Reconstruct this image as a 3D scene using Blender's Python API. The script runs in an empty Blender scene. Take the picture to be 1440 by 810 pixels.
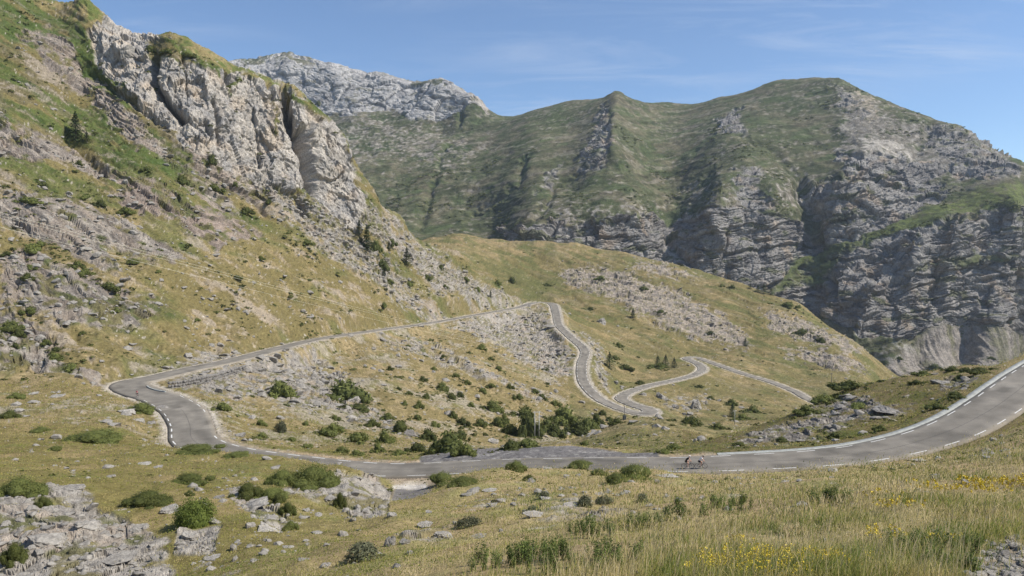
import bpy, bmesh, math, random
import numpy as np
from mathutils import Vector, Matrix
from concurrent.futures import ThreadPoolExecutor
R = math.radians
random.seed(7); RNG = np.random.default_rng(7)
Q = 1.0                      # mesh resolution factor
scene = bpy.context.scene
COL = scene.collection
F = 1040.0                   # focal length in photo pixels (26 mm on 36 mm)
PITCH = math.atan(60 / F)
CP, SP = math.cos(PITCH), math.sin(PITCH)

def ray(px, py):
    """photo pixel -> (X/Y, drop/Y)"""
    x = (np.asarray(px, float) - 720) / F; u = (405 - np.asarray(py, float)) / F
    Y = CP + u * SP; Z = -SP + u * CP
    return x / Y, -Z / Y
def project(P):
    X, Y, Z = P[..., 0], P[..., 1], P[..., 2]
    f = np.maximum(Y * CP - Z * SP, 1e-3); u = Y * SP + Z * CP
    return 720 + F * X / f, 405 - F * u / f
def world(px, py, D):
    a, t = ray(px, py)
    return np.stack([a * D, np.asarray(D, float) + 0 * a, -t * D], -1)

# ---------------------------------------------------------------- noise
_G = np.array([[1,1,0],[-1,1,0],[1,-1,0],[-1,-1,0],[1,0,1],[-1,0,1],[1,0,-1],[-1,0,-1],
               [0,1,1],[0,-1,1],[0,1,-1],[0,-1,-1],[1,1,0],[0,-1,1],[-1,1,0],[0,-1,-1]], np.float32)
_PERM = np.random.default_rng(3).permutation(4096).astype(np.int32)
def _pn(p, seed):
    pi = np.floor(p).astype(np.int32); f = (p - pi).astype(np.float32)
    w = f * f * f * (f * (f * 6 - 15) + 10)
    x0, y0, z0 = (pi[:, i] for i in range(3))
    out = 0
    M = 4095
    hx = [_PERM[(x0 + i + seed * 131) & M] for i in (0, 1)]
    for i in (0, 1):
        wx = w[:, 0] if i else 1 - w[:, 0]
        for j in (0, 1):
            hy = _PERM[(hx[i] + y0 + j) & M]; wxy = wx * (w[:, 1] if j else 1 - w[:, 1])
            for k in (0, 1):
                g = _G[_PERM[(hy + z0 + k) & M] & 15]
                d = g[:, 0] * (f[:, 0] - i) + g[:, 1] * (f[:, 1] - j) + g[:, 2] * (f[:, 2] - k)
                out = out + wxy * (w[:, 2] if k else 1 - w[:, 2]) * d
    return out
POOL = ThreadPoolExecutor(4)
def pn(p, seed=0):
    p = np.asarray(p, np.float64).reshape(-1, 3)
    if len(p) < 4000: return _pn(p, seed)
    return np.concatenate(list(POOL.map(lambda q: _pn(q, seed), np.array_split(p, 16))))
def fbm(p, seed=0, oct=4, gain=.5, lac=2.03):
    s = 0; a = 1.0; n = 0
    for o in range(oct):
        s = s + a * pn(p * lac ** o, seed + o); n += a; a *= gain
    return s / n * 1.5
def billow(p, seed=0, oct=3, gain=.5):
    s = 0; a = 1.0; n = 0
    for o in range(oct):
        s = s + a * np.abs(pn(p * 2.07 ** o, seed + o)) * 2; n += a; a *= gain
    return s / n
def ridged(p, seed=0, oct=3, gain=.5):
    return 1 - billow(p, seed, oct, gain)
def _facet(p, seed):
    pi = np.floor(p).astype(np.int32); f = (p - pi).astype(np.float32); n = len(p)
    b1 = np.full(n, 9, np.float32); b2 = np.full(n, 9, np.float32); bv = np.zeros(n, np.float32)
    for i in (-1, 0, 1):
        hx = _PERM[(pi[:, 0] + i + seed * 77) & 4095]
        for j in (-1, 0, 1):
            hy = _PERM[(hx + pi[:, 1] + j) & 4095]
            for k in (-1, 0, 1):
                hh = _PERM[(hy + pi[:, 2] + k) & 4095]
                dx = i + (hh & 15) / 16. - f[:, 0]; dy = j + ((hh >> 4) & 15) / 16. - f[:, 1]; dz = k + ((hh >> 8) & 15) / 16. - f[:, 2]
                d = (dx * dx + dy * dy + dz * dz).astype(np.float32)
                h2 = _PERM[(hh + 911) & 4095]
                v = ((h2 & 31) / 15.5 - 1) + .9 * (dx * (((h2 >> 5) & 7) / 3.5 - 1) + dy * (((h2 >> 8) & 3) / 1.5 - 1) + dz * (((h2 >> 10) & 3) / 1.5 - 1))
                c = d < b1; b2 = np.where(c, b1, np.minimum(b2, d)); b1 = np.where(c, d, b1); bv = np.where(c, v, bv)
    return bv.astype(np.float32), (np.sqrt(b2) - np.sqrt(b1)).astype(np.float32)
def facet(p, seed=0, crack=0.0, mask=None):
    """blocky rock: every Voronoi cell is a tilted plane at its own height; crack cuts a groove between cells"""
    p = np.asarray(p, np.float64); out = np.zeros(len(p), np.float32)
    ix = np.arange(len(p)) if mask is None else np.where(mask > .01)[0]
    if not len(ix): return out
    r = list(POOL.map(lambda q: _facet(p[q], seed), np.array_split(ix, 24)))
    v = np.concatenate([a for a, _ in r]); e = np.concatenate([b for _, b in r])
    out[ix] = v * .5 - crack * np.exp(-(e / .09) ** 2); return out
def sstep(a, b, x):
    t = np.clip((x - a) / (b - a), 0, 1); return t * t * (3 - 2 * t)
def mix(a, b, m):
    return a + (b - a) * m[:, None]
V3 = lambda *c: np.array(c, np.float32)

# ---------------------------------------------------------------- control data, all as (photo x, photo y, distance)
ROAD = [ # px, py, D, half width
 (1570,468,175,4.4),(1505,500,148,4.4),(1462,525,134,4.3),(1430,548,124.5,4.2),(1395,573,116,4.1),(1340,604.5,108,4.0),(1270,627,103,3.9),(1210,638.5,100.5,3.9),(1150,645.5,99,3.9),
 (1060,649,98.3,3.9),(975,652.5,98.8,3.9),(840,653,104,3.9),(700,655,110,3.9),(540,662,115,3.9),(440,653,120,3.9),(330,638,127,4.0),
 (277,622,136,4.2),(268,597,150,4.2),(256,576,164,4.6),(226,559,178,4.7),(190,547,190,4.9),(184,538.5,200,4.6),(217,531,208,3.9),(270,519,226,3.6),(330,506,248,3.5),
 (400,488,290,3.3),(450,476.5,330,3.2),(520,466,375,3.2),(600,455,430,3.2),(680,441,520,3.2),(728,432.5,585,3.3),(755,425.5,632,3.6),
 (772,426,640,3.8),(782,440,570,3.3),(786,457,525,3.1),(803,474,480,3.1),(822,492,450,3.1),(818,514,410,3.1),(822,539,378,3.1),
 (845,562,355,3.2),(880,577,342,3.4),(908,583,338,4.2),(915,577,345,4.2),(890,569,363,3.6),(874,560.5,383,3.6),(884,552,402,3.4),(915,542,430,3.2),(952,534,455,3.1),
 (977,527,476,3.1),(988,519,500,3.2),(981,511,526,3.2),(966,504,556,3.4),(977,502.5,572,3.2),(1001,510,551,3.1),(1041,524,520,3.1),(1084,537,497,3.1),
 (1117,550,475,3.1),(1137,561,457,3.1),(1180,582,440,3.1),(1240,610,430,3.1)]

C = {} # columns of the near and middle ground: photo x -> [(y, D)...]
C[-500] = [(1600,2),(1000,6),(860,20),(720,50),(610,110),(520,180),(400,230),(250,310),(50,400),(-150,480),(-260,560),(-100,1000)]
C[-120] = [(1700,2),(1400,5),(1150,12),(980,22),(815,38),(745,44),(692,51),(640,95),(600,125),(560,155),(520,180),(480,206),(400,236),(300,274),(200,318),(100,362),(0,412),(-100,470),(-170,520),(0,750),(300,1000)]
C[0] = [(1650,2),(1350,5),(1110,12),(950,23),(812,38),(742,44),(692,51),(640,95),(600,130),(560,165),(535,188),(480,212),(400,245),(300,290),(200,335),(100,380),(0,430),(-60,470),(60,560),(250,900)]
C[120] = [(1650,2),(1320,5),(1090,12),(940,22),(812,36),(742,44),(695,52),(640,97),(600,132),(560,168),(530,195),(480,220),(400,260),(300,315),(200,370),(140,405),(102,425),(28,440),(0,452),(80,540),(260,900)]
C[240] = [(1630,2),(1280,5),(1060,12),(920,21),(812,33),(742,43),(697,52),(655,85),(632,112),(600,146),(566,172),(550,187),(500,236),(460,255),(400,285),(300,340),(250,365),(200,390),(62,424),(46,436),(130,520),(300,900)]
C[300] = [(1600,2),(1250,5),(1040,12),(905,20),(812,30.5),(742,42),(692,55),(655,82),(634,108),(625,135),(598,150),(560,180),(535,206),(500,255),(440,290),(380,315),(310,352),(243,388),(95,428),(78,440),(150,520),(310,900)]
C[360] = [(1580,2),(1220,5),(1010,12),(890,20),(812,28),(745,41),(690,57),(655,82),(640,103),(620,140),(590,172),(560,202),(530,235),(512,252),(470,290),(400,330),(330,375),(258,410),(115,437),(104,446),(180,520),(320,900)]
C[420] = [(1550,2),(1190,5),(985,12),(812,25.5),(750,39),(690,56),(662,74),(645,97),(630,135),(600,170),(560,212),(530,252),(505,290),(450,335),(400,362),(340,395),(272,422),(140,446),(124,455),(220,530),(330,900)]
C[480] = [(1520,2),(1150,5),(950,12),(812,23.5),(750,38),(725,52),(690,57),(664,72),(655,84),(637,131),(620,160),(590,203),(560,242),(520,295),(490,333),(440,372),(400,398),(340,430),(310,440),(205,456),(188,464),(270,530),(340,900)]
C[520] = [(1500,2),(1120,5),(925,12),(812,22),(750,37),(725,50),(694,62),(690,96),(670,110),(636,131),(620,163),(585,213),(545,263),(510,312),(480,352),(430,400),(380,430),(330,450),(300,460),(276,468),(330,540),(345,900)]
C[560] = [(1480,2),(1080,5),(895,12),(812,20),(750,35),(720,52),(706,68),(692,98),(676,110),(638,130),(620,170),(585,222),(545,275),(500,335),(475,378),(420,435),(370,470),(330,492),(303,506),(340,570),(345,900)]
C[640] = [(1430,2),(1010,4.5),(862,10),(812,16),(750,33),(715,47),(690,58),(675,72),(668,95),(634,127),(640,155),(620,200),(585,250),(545,300),(505,360),(475,410),(410,510),(380,540),(350,560),(375,600),(362,680),(350,800),(328,935),(350,1100),(345,1250)]
C[690] = [(1420,2),(1010,4.5),(860,10),(812,15),(755,30),(715,45),(690,56),(668,70),(661,84),(672,98),(630,127),(650,160),(622,225),(600,252),(560,305),(510,372),(470,440),(410,570),(385,595),(405,630),(390,760),(360,830),(336,930),(352,1100)]
C[755] = [(1400,2),(1000,4.5),(855,10),(812,14),(755,28),(715,43),(690,55),(668,70),(660,84),(668,96),(626,126),(645,160),(615,246),(580,300),(540,360),(500,440),(460,530),(433,590),(424,632),(424,690),(400,770),(370,840),(340,915),(358,1100)]
C[800] = [(1390,2),(995,4.5),(850,10),(812,13.5),(755,27),(715,41),(690,53),(668,70),(661,84),(668,94),(627,122),(640,165),(618,225),(625,262),(590,300),(570,335),(540,374),(510,420),(478,482),(461,530),(440,640),(420,720),(400,775),(370,840),(343,900),(362,1100)]
C[880] = [(1370,2),(985,4.5),(845,10),(812,13),(755,26),(715,39),(690,52),(668,70),(660,84),(668,92),(638,113),(630,138),(610,185),(591,230),(602,290),(576,345),(553,404),(530,455),(500,530),(470,610),(440,680),(410,750),(385,810),(357,880),(375,1080)]
C[960] = [(1350,2),(975,4.5),(840,10),(812,12.5),(755,24),(715,36),(690,50),(672,70),(667,86),(636,106),(626,138),(605,185),(589,232),(598,310),(580,370),(560,410),(535,452),(510,530),(490,600),(460,660),(430,720),(400,790),(378,840),(392,1050)]
C[1040] = [(1320,2),(965,4.5),(835,10),(812,12),(755,22),(715,33),(690,46),(674,70),(668,86),(635,105),(622,115),(611,126),(630,180),(604,300),(585,370),(560,425),(530,505),(510,555),(490,610),(460,680),(430,740),(400,800),(415,1000)]
C[1120] = [(1300,2),(955,4.5),(830,10),(812,11.5),(755,20),(715,29),(690,40),(672,62),(666,86),(634,105),(600,128),(578,145),(600,200),(590,330),(572,420),(540,510),(510,580),(480,640),(450,710),(425,760),(445,900)]
C[1200] = [(1280,2),(945,4.5),(826,10),(812,11),(755,18),(715,26),(690,35),(668,55),(657,82),(654,90),(630,107),(608,117),(568,142),(543,168),(575,230),(595,330),(560,450),(540,520),(510,600),(480,680),(500,850)]
C[1280] = [(1260,2),(935,4.5),(822,10),(812,10.5),(755,17),(715,24),(690,32),(662,55),(651,80),(646,92),(608,112),(590,122),(552,140),(527,168),(560,240),(590,330),(560,640),(540,900)]
C[1360] = [(1240,2),(925,4.5),(818,10),(812,10.3),(755,16),(715,23),(690,30),(662,48),(640,76),(627,96),(567,122),(540,136),(515,160),(560,240),(590,330),(570,640),(540,900)]
C[1440] = [(1220,2),(915,4.5),(816,10),(812,10),(755,15.5),(715,22),(680,30),(640,48),(618,68),(600,92),(580,112),(511,144),(526,168),(580,260),(590,400),(560,700),(530,900)]
C[1560] = [(1200,2),(905,4.5),(812,10),(755,15),(710,21),(670,30),(622,48),(590,72),(565,96),(530,125),(455,190),(470,215),(560,320),(590,500),(540,900)]
C[1950] = [(1150,2),(880,4.5),(800,10),(740,15),(650,30),(560,60),(470,110),(400,180),(380,230),(500,350),(560,600),(500,1000)]

FARC = {}
FARC[-100] = [(420,800),(380,1100),(300,1500),(150,1900),(90,2100),(120,2500)]
FARC[200] = [(400,850),(360,1150),(300,1450),(190,1800),(150,1950),(95,2050),(84,2080),(110,2400)]
FARC[330] = [(390,850),(350,1200),(300,1400),(190,1800),(150,1930),(92,2020),(85,2060),(110,2400)]
FARC[404] = [(390,850),(350,1200),(300,1400),(200,1800),(150,1930),(90,2020),(79,2070),(72,2150),(110,2450)]
FARC[470] = [(385,850),(345,1200),(300,1380),(250,1500),(200,1700),(160,1860),(97,1990),(90,2060),(120,2400)]
FARC[545] = [(380,860),(342,1200),(300,1375),(250,1490),(200,1670),(158,1850),(112,1950),(104,2040),(140,2400)]
FARC[620] = [(375,870),(340,1200),(300,1360),(250,1470),(200,1640),(176,1770),(120,1850),(112,1940),(160,2300)]
FARC[668] = [(375,880),(340,1200),(300,1335),(250,1450),(200,1620),(172,1740),(141,1790),(135,1850),(190,2200)]
FARC[690] = [(375,890),(345,1180),(320,1260),(280,1345),(230,1490),(190,1650),(156,1830),(200,2200)]
FARC[745] = [(380,900),(348,1075),(312,1115),(270,1260),(220,1420),(180,1570),(158,1710),(200,2100)]
FARC[800] = [(385,900),(350,1070),(309,1108),(270,1250),(220,1400),(180,1545),(143,1715),(190,2100)]
FARC[850] = [(390,900),(360,1070),(304,1108),(260,1215),(220,1290),(180,1430),(150,1560),(137,1650),(180,2050)]
FARC[868] = [(395,900),(362,1070),(304,1108),(260,1210),(220,1290),(180,1415),(150,1530),(133,1630),(180,2050)]
FARC[900] = [(400,900),(372,1072),(306,1112),(260,1240),(220,1360),(180,1500),(143,1690),(190,2050)]
FARC[940] = [(410,900),(390,1070),(325,1165),(290,1240),(250,1345),(200,1480),(170,1600),(144,1740),(190,2050)]
FARC[1010] = [(430,890),(405,1050),(292,1095),(250,1190),(200,1350),(170,1500),(137,1690),(190,2000)]
FARC[1090] = [(470,880),(430,1045),(297,1100),(250,1185),(200,1315),(150,1490),(113,1660),(170,2000)]
FARC[1142] = [(500,850),(445,1030),(330,1120),(260,1180),(200,1305),(150,1450),(109,1610),(160,1950)]
FARC[1180] = [(520,835),(465,955),(400,985),(385,1030),(330,1085),(262,1125),(240,1180),(200,1280),(150,1410),(111,1530),(160,1900)]
FARC[1225] = [(545,830),(478,925),(415,942),(398,985),(345,1045),(325,1070),(240,1155),(200,1250),(160,1350),(139,1410),(190,1800)]
FARC[1290] = [(545,840),(525,858),(470,940),(400,958),(355,985),(330,1015),(305,1075),(270,1145),(240,1185),(200,1265),(163,1350),(210,1750)]
FARC[1350] = [(545,850),(530,868),(455,965),(400,968),(316,995),(302,1022),(275,1105),(240,1175),(200,1250),(181,1290),(230,1700)]
FARC[1440] = [(545,860),(530,885),(470,985),(400,992),(300,1015),(285,1047),(262,1098),(245,1122),(231,1158),(290,1500)]
FARC[1560] = [(560,880),(500,960),(400,1002),(310,1030),(295,1058),(285,1140),(330,1400)]
FARC[1800] = [(560,900),(500,985),(400,1045),(340,1085),(330,1190),(400,1450)]

KD = .5
class Surf:
    def __init__(s, pts, alo, ahi, dlo, dhi, na, nd):
        pts = np.array(pts, float); a, t = ray(pts[:, 0], pts[:, 1])
        X = np.stack([a, KD * np.log(pts[:, 2])], 1)
        key = np.round(X / .004).astype(int); _, ix = np.unique(key, axis=0, return_index=True)
        X, t = X[ix], t[ix]; n = len(X); c2 = .012 ** 2
        A = np.sqrt(((X[:, None] - X[None]) ** 2).sum(-1) + c2) + np.eye(n) * -1e-4
        Pm = np.c_[np.ones(n), X]
        K = np.block([[A, Pm], [Pm.T, np.zeros((3, 3))]])
        w = np.linalg.solve(K, np.r_[t, 0, 0, 0])
        s.av = np.linspace(alo, ahi, na); s.lv = np.linspace(math.log(dlo), math.log(dhi), nd)
        G = np.empty((na, nd))
        def one(i):
            Y = np.stack([np.full(nd, s.av[i]), KD * s.lv], 1)
            B = np.sqrt(((Y[:, None] - X[None]) ** 2).sum(-1) + c2)
            G[i] = B @ w[:n] + w[n] + Y @ w[n + 1:]
        list(POOL.map(one, range(na)))
        s.G = G
    def col(s, a):
        f = np.clip((a - s.av[0]) / (s.av[1] - s.av[0]), 0, len(s.av) - 1.001); i = f.astype(int); r = (f - i)[:, None]
        return s.G[i] * (1 - r) + s.G[i + 1] * r
    def grid(s, acols, rows, dlo, dhi, wl=60, blur=24):
        lf = np.linspace(math.log(dlo), math.log(dhi), 1500)
        T = np.array([np.interp(lf, s.lv, r) for r in s.col(acols)])
        run = np.minimum.accumulate(T, 1)
        vis = (T <= run + .004)
        dT = np.abs(np.diff(T, axis=1)) * F; dl = lf[1] - lf[0]
        ds = np.sqrt((dT * np.where(vis[:, 1:], 1, .3)) ** 2 + (wl * dl) ** 2)
        S = np.c_[np.zeros(len(acols)), np.cumsum(ds, 1)]; S /= S[:, -1:]
        k = np.ones(blur) / blur
        Sp = np.pad(S, ((blur, blur), (0, 0)), mode='edge')
        cs = np.cumsum(Sp, 0); S = (cs[2 * blur:] - cs[:-2 * blur]) / (2 * blur)
        q = np.linspace(0, 1, rows)
        L = np.array([np.interp(q, S[i], lf) for i in range(len(acols))])
        Tq = np.array([np.interp(L[i], lf, T[i]) for i in range(len(acols))])
        D = np.exp(L)
        return np.stack([acols[:, None] * D, D, -Tq * D], -1)      # cols x rows x 3

def catmull(P, step):
    P = np.asarray(P, float); out = []
    E = np.r_[[2 * P[0] - P[1]], P, [2 * P[-1] - P[-2]]]
    for i in range(1, len(E) - 2):
        p0, p1, p2, p3 = E[i - 1:i + 3]; n = max(2, int(np.linalg.norm((p2 - p1)[:3]) / step))
        d = [max(np.linalg.norm((b - a)[:3]), 1e-6) ** .5 for a, b in ((p0, p1), (p1, p2), (p2, p3))]
        for u in np.arange(n) / n:
            m1 = (p2 - p1) + d[1] * ((p1 - p0) / d[0] - (p2 - p0) / (d[0] + d[1]))
            m2 = (p2 - p1) + d[1] * ((p3 - p2) / d[2] - (p3 - p1) / (d[1] + d[2]))
            out.append((2*u**3-3*u**2+1)*p1 + (u**3-2*u**2+u)*m1 + (-2*u**3+3*u**2)*p2 + (u**3-u**2)*m2)
    out.append(P[-1]); return np.array(out)

rd = np.array(ROAD, float)
RW = np.c_[world(rd[:, 0], rd[:, 1], rd[:, 2]), rd[:, 3], np.arange(len(rd))]     # x y z halfwidth index
RL = catmull(RW, 1.2)
# smooth the height along the road a little
def smooth1(v, n):
    k = np.ones(n) / n; return np.convolve(np.pad(v, (n // 2, n - 1 - n // 2), mode='edge'), k, 'valid')
RL[:, 2] = smooth1(RL[:, 2], 15); RL[:, 0] = smooth1(RL[:, 0], 5); RL[:, 1] = smooth1(RL[:, 1], 5)
# bed of the gravel lay-by (a polygon with a plane height) beside the road
LOT = np.array([(590,641),(640,633),(690,628),(760,625),(830,626),(885,630),(925,639),(930,650),(590,655)], float)

def road_near(P):
    """distance to the road centre line, its height and half width, for points P"""
    n = len(P); best = np.full(n, 1e9); bi = np.zeros(n, int)
    S = RL[::2]
    order = np.argsort(P[:, 1])
    def work(ix):
        Y = P[ix]; lo, hi = Y[:, 1].min() - 16, Y[:, 1].max() + 16
        cand = np.where((S[:, 1] > lo) & (S[:, 1] < hi))[0]
        if not len(cand): return
        d = ((Y[:, None, :2].astype(np.float32) - S[None, cand, :2].astype(np.float32)) ** 2).sum(-1)
        k = d.argmin(1); best[ix] = np.sqrt(d[np.arange(len(ix)), k]); bi[ix] = cand[k] * 2
    list(POOL.map(work, np.array_split(order, max(1, n // 3000))))
    # refine: perpendicular distance
    j = np.clip(bi, 1, len(RL) - 2); tan = RL[j + 1, :2] - RL[j - 1, :2]; tan /= np.linalg.norm(tan, axis=1)[:, None] + 1e-9
    rel = P[:, :2] - RL[bi, :2]; al = (rel * tan).sum(1); side = tan[:, 0] * rel[:, 1] - tan[:, 1] * rel[:, 0]
    dd = np.where(np.abs(al) < 3, np.abs(side), best)
    z = RL[bi, 2] + np.clip(al, -3, 3) * (RL[j + 1, 2] - RL[j - 1, 2]) / (np.linalg.norm(RL[j + 1, :2] - RL[j - 1, :2], axis=1) + 1e-9)
    return np.where(best < 40, dd, best), z, RL[bi, 3], RL[bi, 4], np.sign(side)

def polysd(px, py, poly):
    """signed distance in photo pixels, positive inside"""
    poly = np.asarray(poly, float); n = len(poly)
    out = np.full(len(px), -1e3, np.float32)
    m = (px > poly[:, 0].min() - 60) & (px < poly[:, 0].max() + 60) & (py > poly[:, 1].min() - 60) & (py < poly[:, 1].max() + 60)
    if not m.any(): return out
    x, y = px[m], py[m]; d = np.full(len(x), 1e9); ins = np.zeros(len(x), bool)
    for i in range(n):
        x1, y1 = poly[i]; x2, y2 = poly[(i + 1) % n]
        ex, ey = x2 - x1, y2 - y1; u = np.clip(((x - x1) * ex + (y - y1) * ey) / (ex * ex + ey * ey + 1e-9), 0, 1)
        d = np.minimum(d, (x - x1 - u * ex) ** 2 + (y - y1 - u * ey) ** 2)
        if y1 != y2:
            c = ((y1 > y) != (y2 > y)) & (x < (x2 - x1) * (y - y1) / (y2 - y1) + x1); ins ^= c
    d = np.sqrt(d); out[m] = np.where(ins, d, -d); return out
def linesd(px, py, line):
    line = np.asarray(line, float); d = np.full(len(px), 1e3); 
    m = (px > line[:, 0].min() - 60) & (px < line[:, 0].max() + 60) & (py > line[:, 1].min() - 60) & (py < line[:, 1].max() + 60)
    x, y = px[m], py[m]; b = np.full(len(x), 1e9)
    for i in range(len(line) - 1):
        x1, y1 = line[i]; x2, y2 = line[i + 1]; ex, ey = x2 - x1, y2 - y1
        u = np.clip(((x - x1) * ex + (y - y1) * ey) / (ex * ex + ey * ey + 1e-9), 0, 1)
        b = np.minimum(b, (x - x1 - u * ex) ** 2 + (y - y1 - u * ey) ** 2)
    d[m] = np.sqrt(b); return d

# ---------------------------------------------------------------- mesh helpers
def mesh_np(name, verts, loops, starts, mat=None, attrs=None, smooth=True, parent=None):
    me = bpy.data.meshes.new(name); verts = np.ascontiguousarray(verts, np.float32)
    me.vertices.add(len(verts)); me.vertices.foreach_set('co', verts.ravel())
    me.loops.add(len(loops)); me.loops.foreach_set('vertex_index', np.ascontiguousarray(loops, np.int32))
    me.polygons.add(len(starts)); me.polygons.foreach_set('loop_start', np.ascontiguousarray(starts, np.int32))
    me.polygons.foreach_set('use_smooth', np.full(len(starts), smooth) if np.isscalar(smooth) else np.asarray(smooth, bool))
    me.update(calc_edges=True)
    for k, v in (attrs or {}).items():
        v = np.ascontiguousarray(v, np.float32)
        if v.ndim == 1:
            me.attributes.new(k, 'FLOAT', 'POINT').data.foreach_set('value', v)
        else:
            c = np.ones((len(v), 4), np.float32); c[:, :3] = v
            me.attributes.new(k, 'FLOAT_COLOR', 'POINT').data.foreach_set('color', c.ravel())
    if mat: me.materials.append(mat)
    o = bpy.data.objects.new(name, me); COL.objects.link(o)
    if parent: o.parent = parent
    return o
def quad_faces(nc, nr):
    i, j = np.meshgrid(np.arange(nc - 1), np.arange(nr - 1), indexing='ij')
    v = (i * nr + j).ravel()
    return np.stack([v, v + nr, v + nr + 1, v + 1], 1)
def mesh_quads(name, verts, quads, **k):
    used = np.unique(quads); remap = np.full(len(verts), -1, np.int32); remap[used] = np.arange(len(used))
    at = {n: a[used] for n, a in (k.pop('attrs', None) or {}).items()}
    if 'rock' in at and 'smooth' not in k: k['smooth'] = at['rock'][remap[quads]].mean(1) < .5
    return mesh_np(name, verts[used], remap[quads].ravel(), np.arange(len(quads)) * 4, attrs=at, **k)
def grid_normals(P):
    du = np.gradient(P, axis=0); dv = np.gradient(P, axis=1)
    n = np.cross(du, dv); n /= np.linalg.norm(n, axis=-1, keepdims=True) + 1e-12
    n[n[..., 2] < -.3] *= -1
    return n

# ---------------------------------------------------------------- materials
def new_mat(name):
    m = bpy.data.materials.new(name); m.use_nodes = True; nt = m.node_tree; nt.nodes.clear()
    o = nt.nodes.new('ShaderNodeOutputMaterial'); b = nt.nodes.new('ShaderNodeBsdfPrincipled')
    nt.links.new(b.outputs[0], o.inputs[0]); return m, nt, b
def nd(nt, t, **k):
    n = nt.nodes.new(t)
    for a, v in k.items():
        if a.startswith('i_'):
            key = a[2:]; key = int(key) if key.isdigit() else key.replace('_', ' ')
            n.inputs[key].default_value = v
        else: setattr(n, a, v)
    return n
def noise_fac(nt, scale, detail=6, rough=.6, vec=None):
    if vec is None: vec = nd(nt, 'ShaderNodeTexCoord').outputs['Object']
    n = nd(nt, 'ShaderNodeTexNoise', i_Scale=scale, i_Detail=detail, i_Roughness=rough); nt.links.new(vec, n.inputs['Vector'])
    return n.outputs['Fac']
def terrain_mat(name, scales, bump_d, contrast=.5):
    m, nt, b = new_mat(name); L = nt.links.new
    b.inputs['Roughness'].default_value = 1; b.inputs['Specular IOR Level'].default_value = .08
    at = nd(nt, 'ShaderNodeAttribute', attribute_name='col'); rk = nd(nt, 'ShaderNodeAttribute', attribute_name='rock')
    f = None
    for s in scales:
        n = noise_fac(nt, s, 7, .68)
        mr = nd(nt, 'ShaderNodeMapRange', i_From_Min=.28, i_From_Max=.72, i_To_Min=1 - contrast, i_To_Max=1 + contrast); L(n, mr.inputs[0])
        if f is None: f = mr.outputs[0]
        else:
            mu = nd(nt, 'ShaderNodeMath', operation='MULTIPLY'); L(f, mu.inputs[0]); L(mr.outputs[0], mu.inputs[1]); f = mu.outputs[0]
    mx = nd(nt, 'ShaderNodeVectorMath', operation='SCALE'); L(at.outputs['Color'], mx.inputs[0]); L(f, mx.inputs['Scale'])
    L(mx.outputs[0], b.inputs['Base Color'])
    st = nd(nt, 'ShaderNodeMapRange', i_To_Min=.45, i_To_Max=.9); L(rk.outputs['Fac'], st.inputs[0])
    bp = nd(nt, 'ShaderNodeBump', i_Distance=bump_d); L(f, bp.inputs['Height']); L(st.outputs[0], bp.inputs['Strength'])
    L(bp.outputs[0], b.inputs['Normal'])
    return m
def plain(name, col, rough=.7, var=.25, scale=3, spec=.3, bump=0, metal=0):
    m, nt, b = new_mat(name); L = nt.links.new
    b.inputs['Roughness'].default_value = rough; b.inputs['Specular IOR Level'].default_value = spec; b.inputs['Metallic'].default_value = metal
    n = noise_fac(nt, scale, 6, .65)
    mr = nd(nt, 'ShaderNodeMapRange', i_From_Min=.3, i_From_Max=.7, i_To_Min=1 - var, i_To_Max=1 + var); L(n, mr.inputs[0])
    rgb = nd(nt, 'ShaderNodeRGB'); rgb.outputs[0].default_value = (*col, 1)
    mx = nd(nt, 'ShaderNodeVectorMath', operation='SCALE'); L(rgb.outputs[0], mx.inputs[0]); L(mr.outputs[0], mx.inputs['Scale']); L(mx.outputs[0], b.inputs['Base Color'])
    if bump:
        bp = nd(nt, 'ShaderNodeBump', i_Distance=bump, i_Strength=.7); L(n, bp.inputs['Height']); L(bp.outputs[0], b.inputs['Normal'])
    return m
def tag(o, label=None, cat=None, group=None, kind=None):
    if label: o['label'] = label
    if cat: o['category'] = cat
    if group: o['group'] = group
    if kind: o['kind'] = kind
    return o
# ================================================================ near and middle ground
pts = []
for px, l in C.items(): pts += [(px, y, D) for y, D in l]
for i, r in enumerate(ROAD):
    if i > 1: pts.append((r[0], r[1], r[2] * 1.0))
near_s = Surf(pts, -1.35, 1.35, 1.9, 1250, 420, 620)
inner = np.arange(-70, 1511, 1.35 / Q)
pcol = np.r_[np.linspace(-560, -75, 60), inner, np.linspace(1516, 2000, 60)]
acol = (pcol - 720) / F
NR = int(1050 * Q)
PN = near_s.grid(acol, NR, 2.0, 1200)
NC = len(acol)
nrm = grid_normals(PN).reshape(-1, 3)
P = PN.reshape(-1, 3)
px, py = project(P); D = P[:, 1]; D_near = D
w1 = pn(P / V3(14, 14, 14), 11); w2 = pn(P / 4.5, 12); w3 = pn(P / 1.6, 13)
wpx = px + (w1 * 260 / np.maximum(D, 60) * 14 + w2 * 10) ; wpy = py + (pn(P / 11, 14) * 14 + w3 * 5) * np.minimum(1, 350 / np.maximum(D, 60))
wpx = px + w1 * 16 + w2 * 9 + w3 * 5; wpy = py + pn(P / 11, 14) * 12 + pn(P / 3.3, 15) * 7 + w3 * 3
def M(poly, soft=8, dlo=0, dhi=1e4, sharp=False):
    sd = polysd(px if sharp else wpx, py if sharp else wpy, poly)
    return sstep(-soft, soft, sd) * ((D > dlo) & (D < dhi))
def MX(*ms):
    o = ms[0]
    for m in ms[1:]: o = np.maximum(o, m)
    return o
LEFT = dict(dlo=185, dhi=640)
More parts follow.
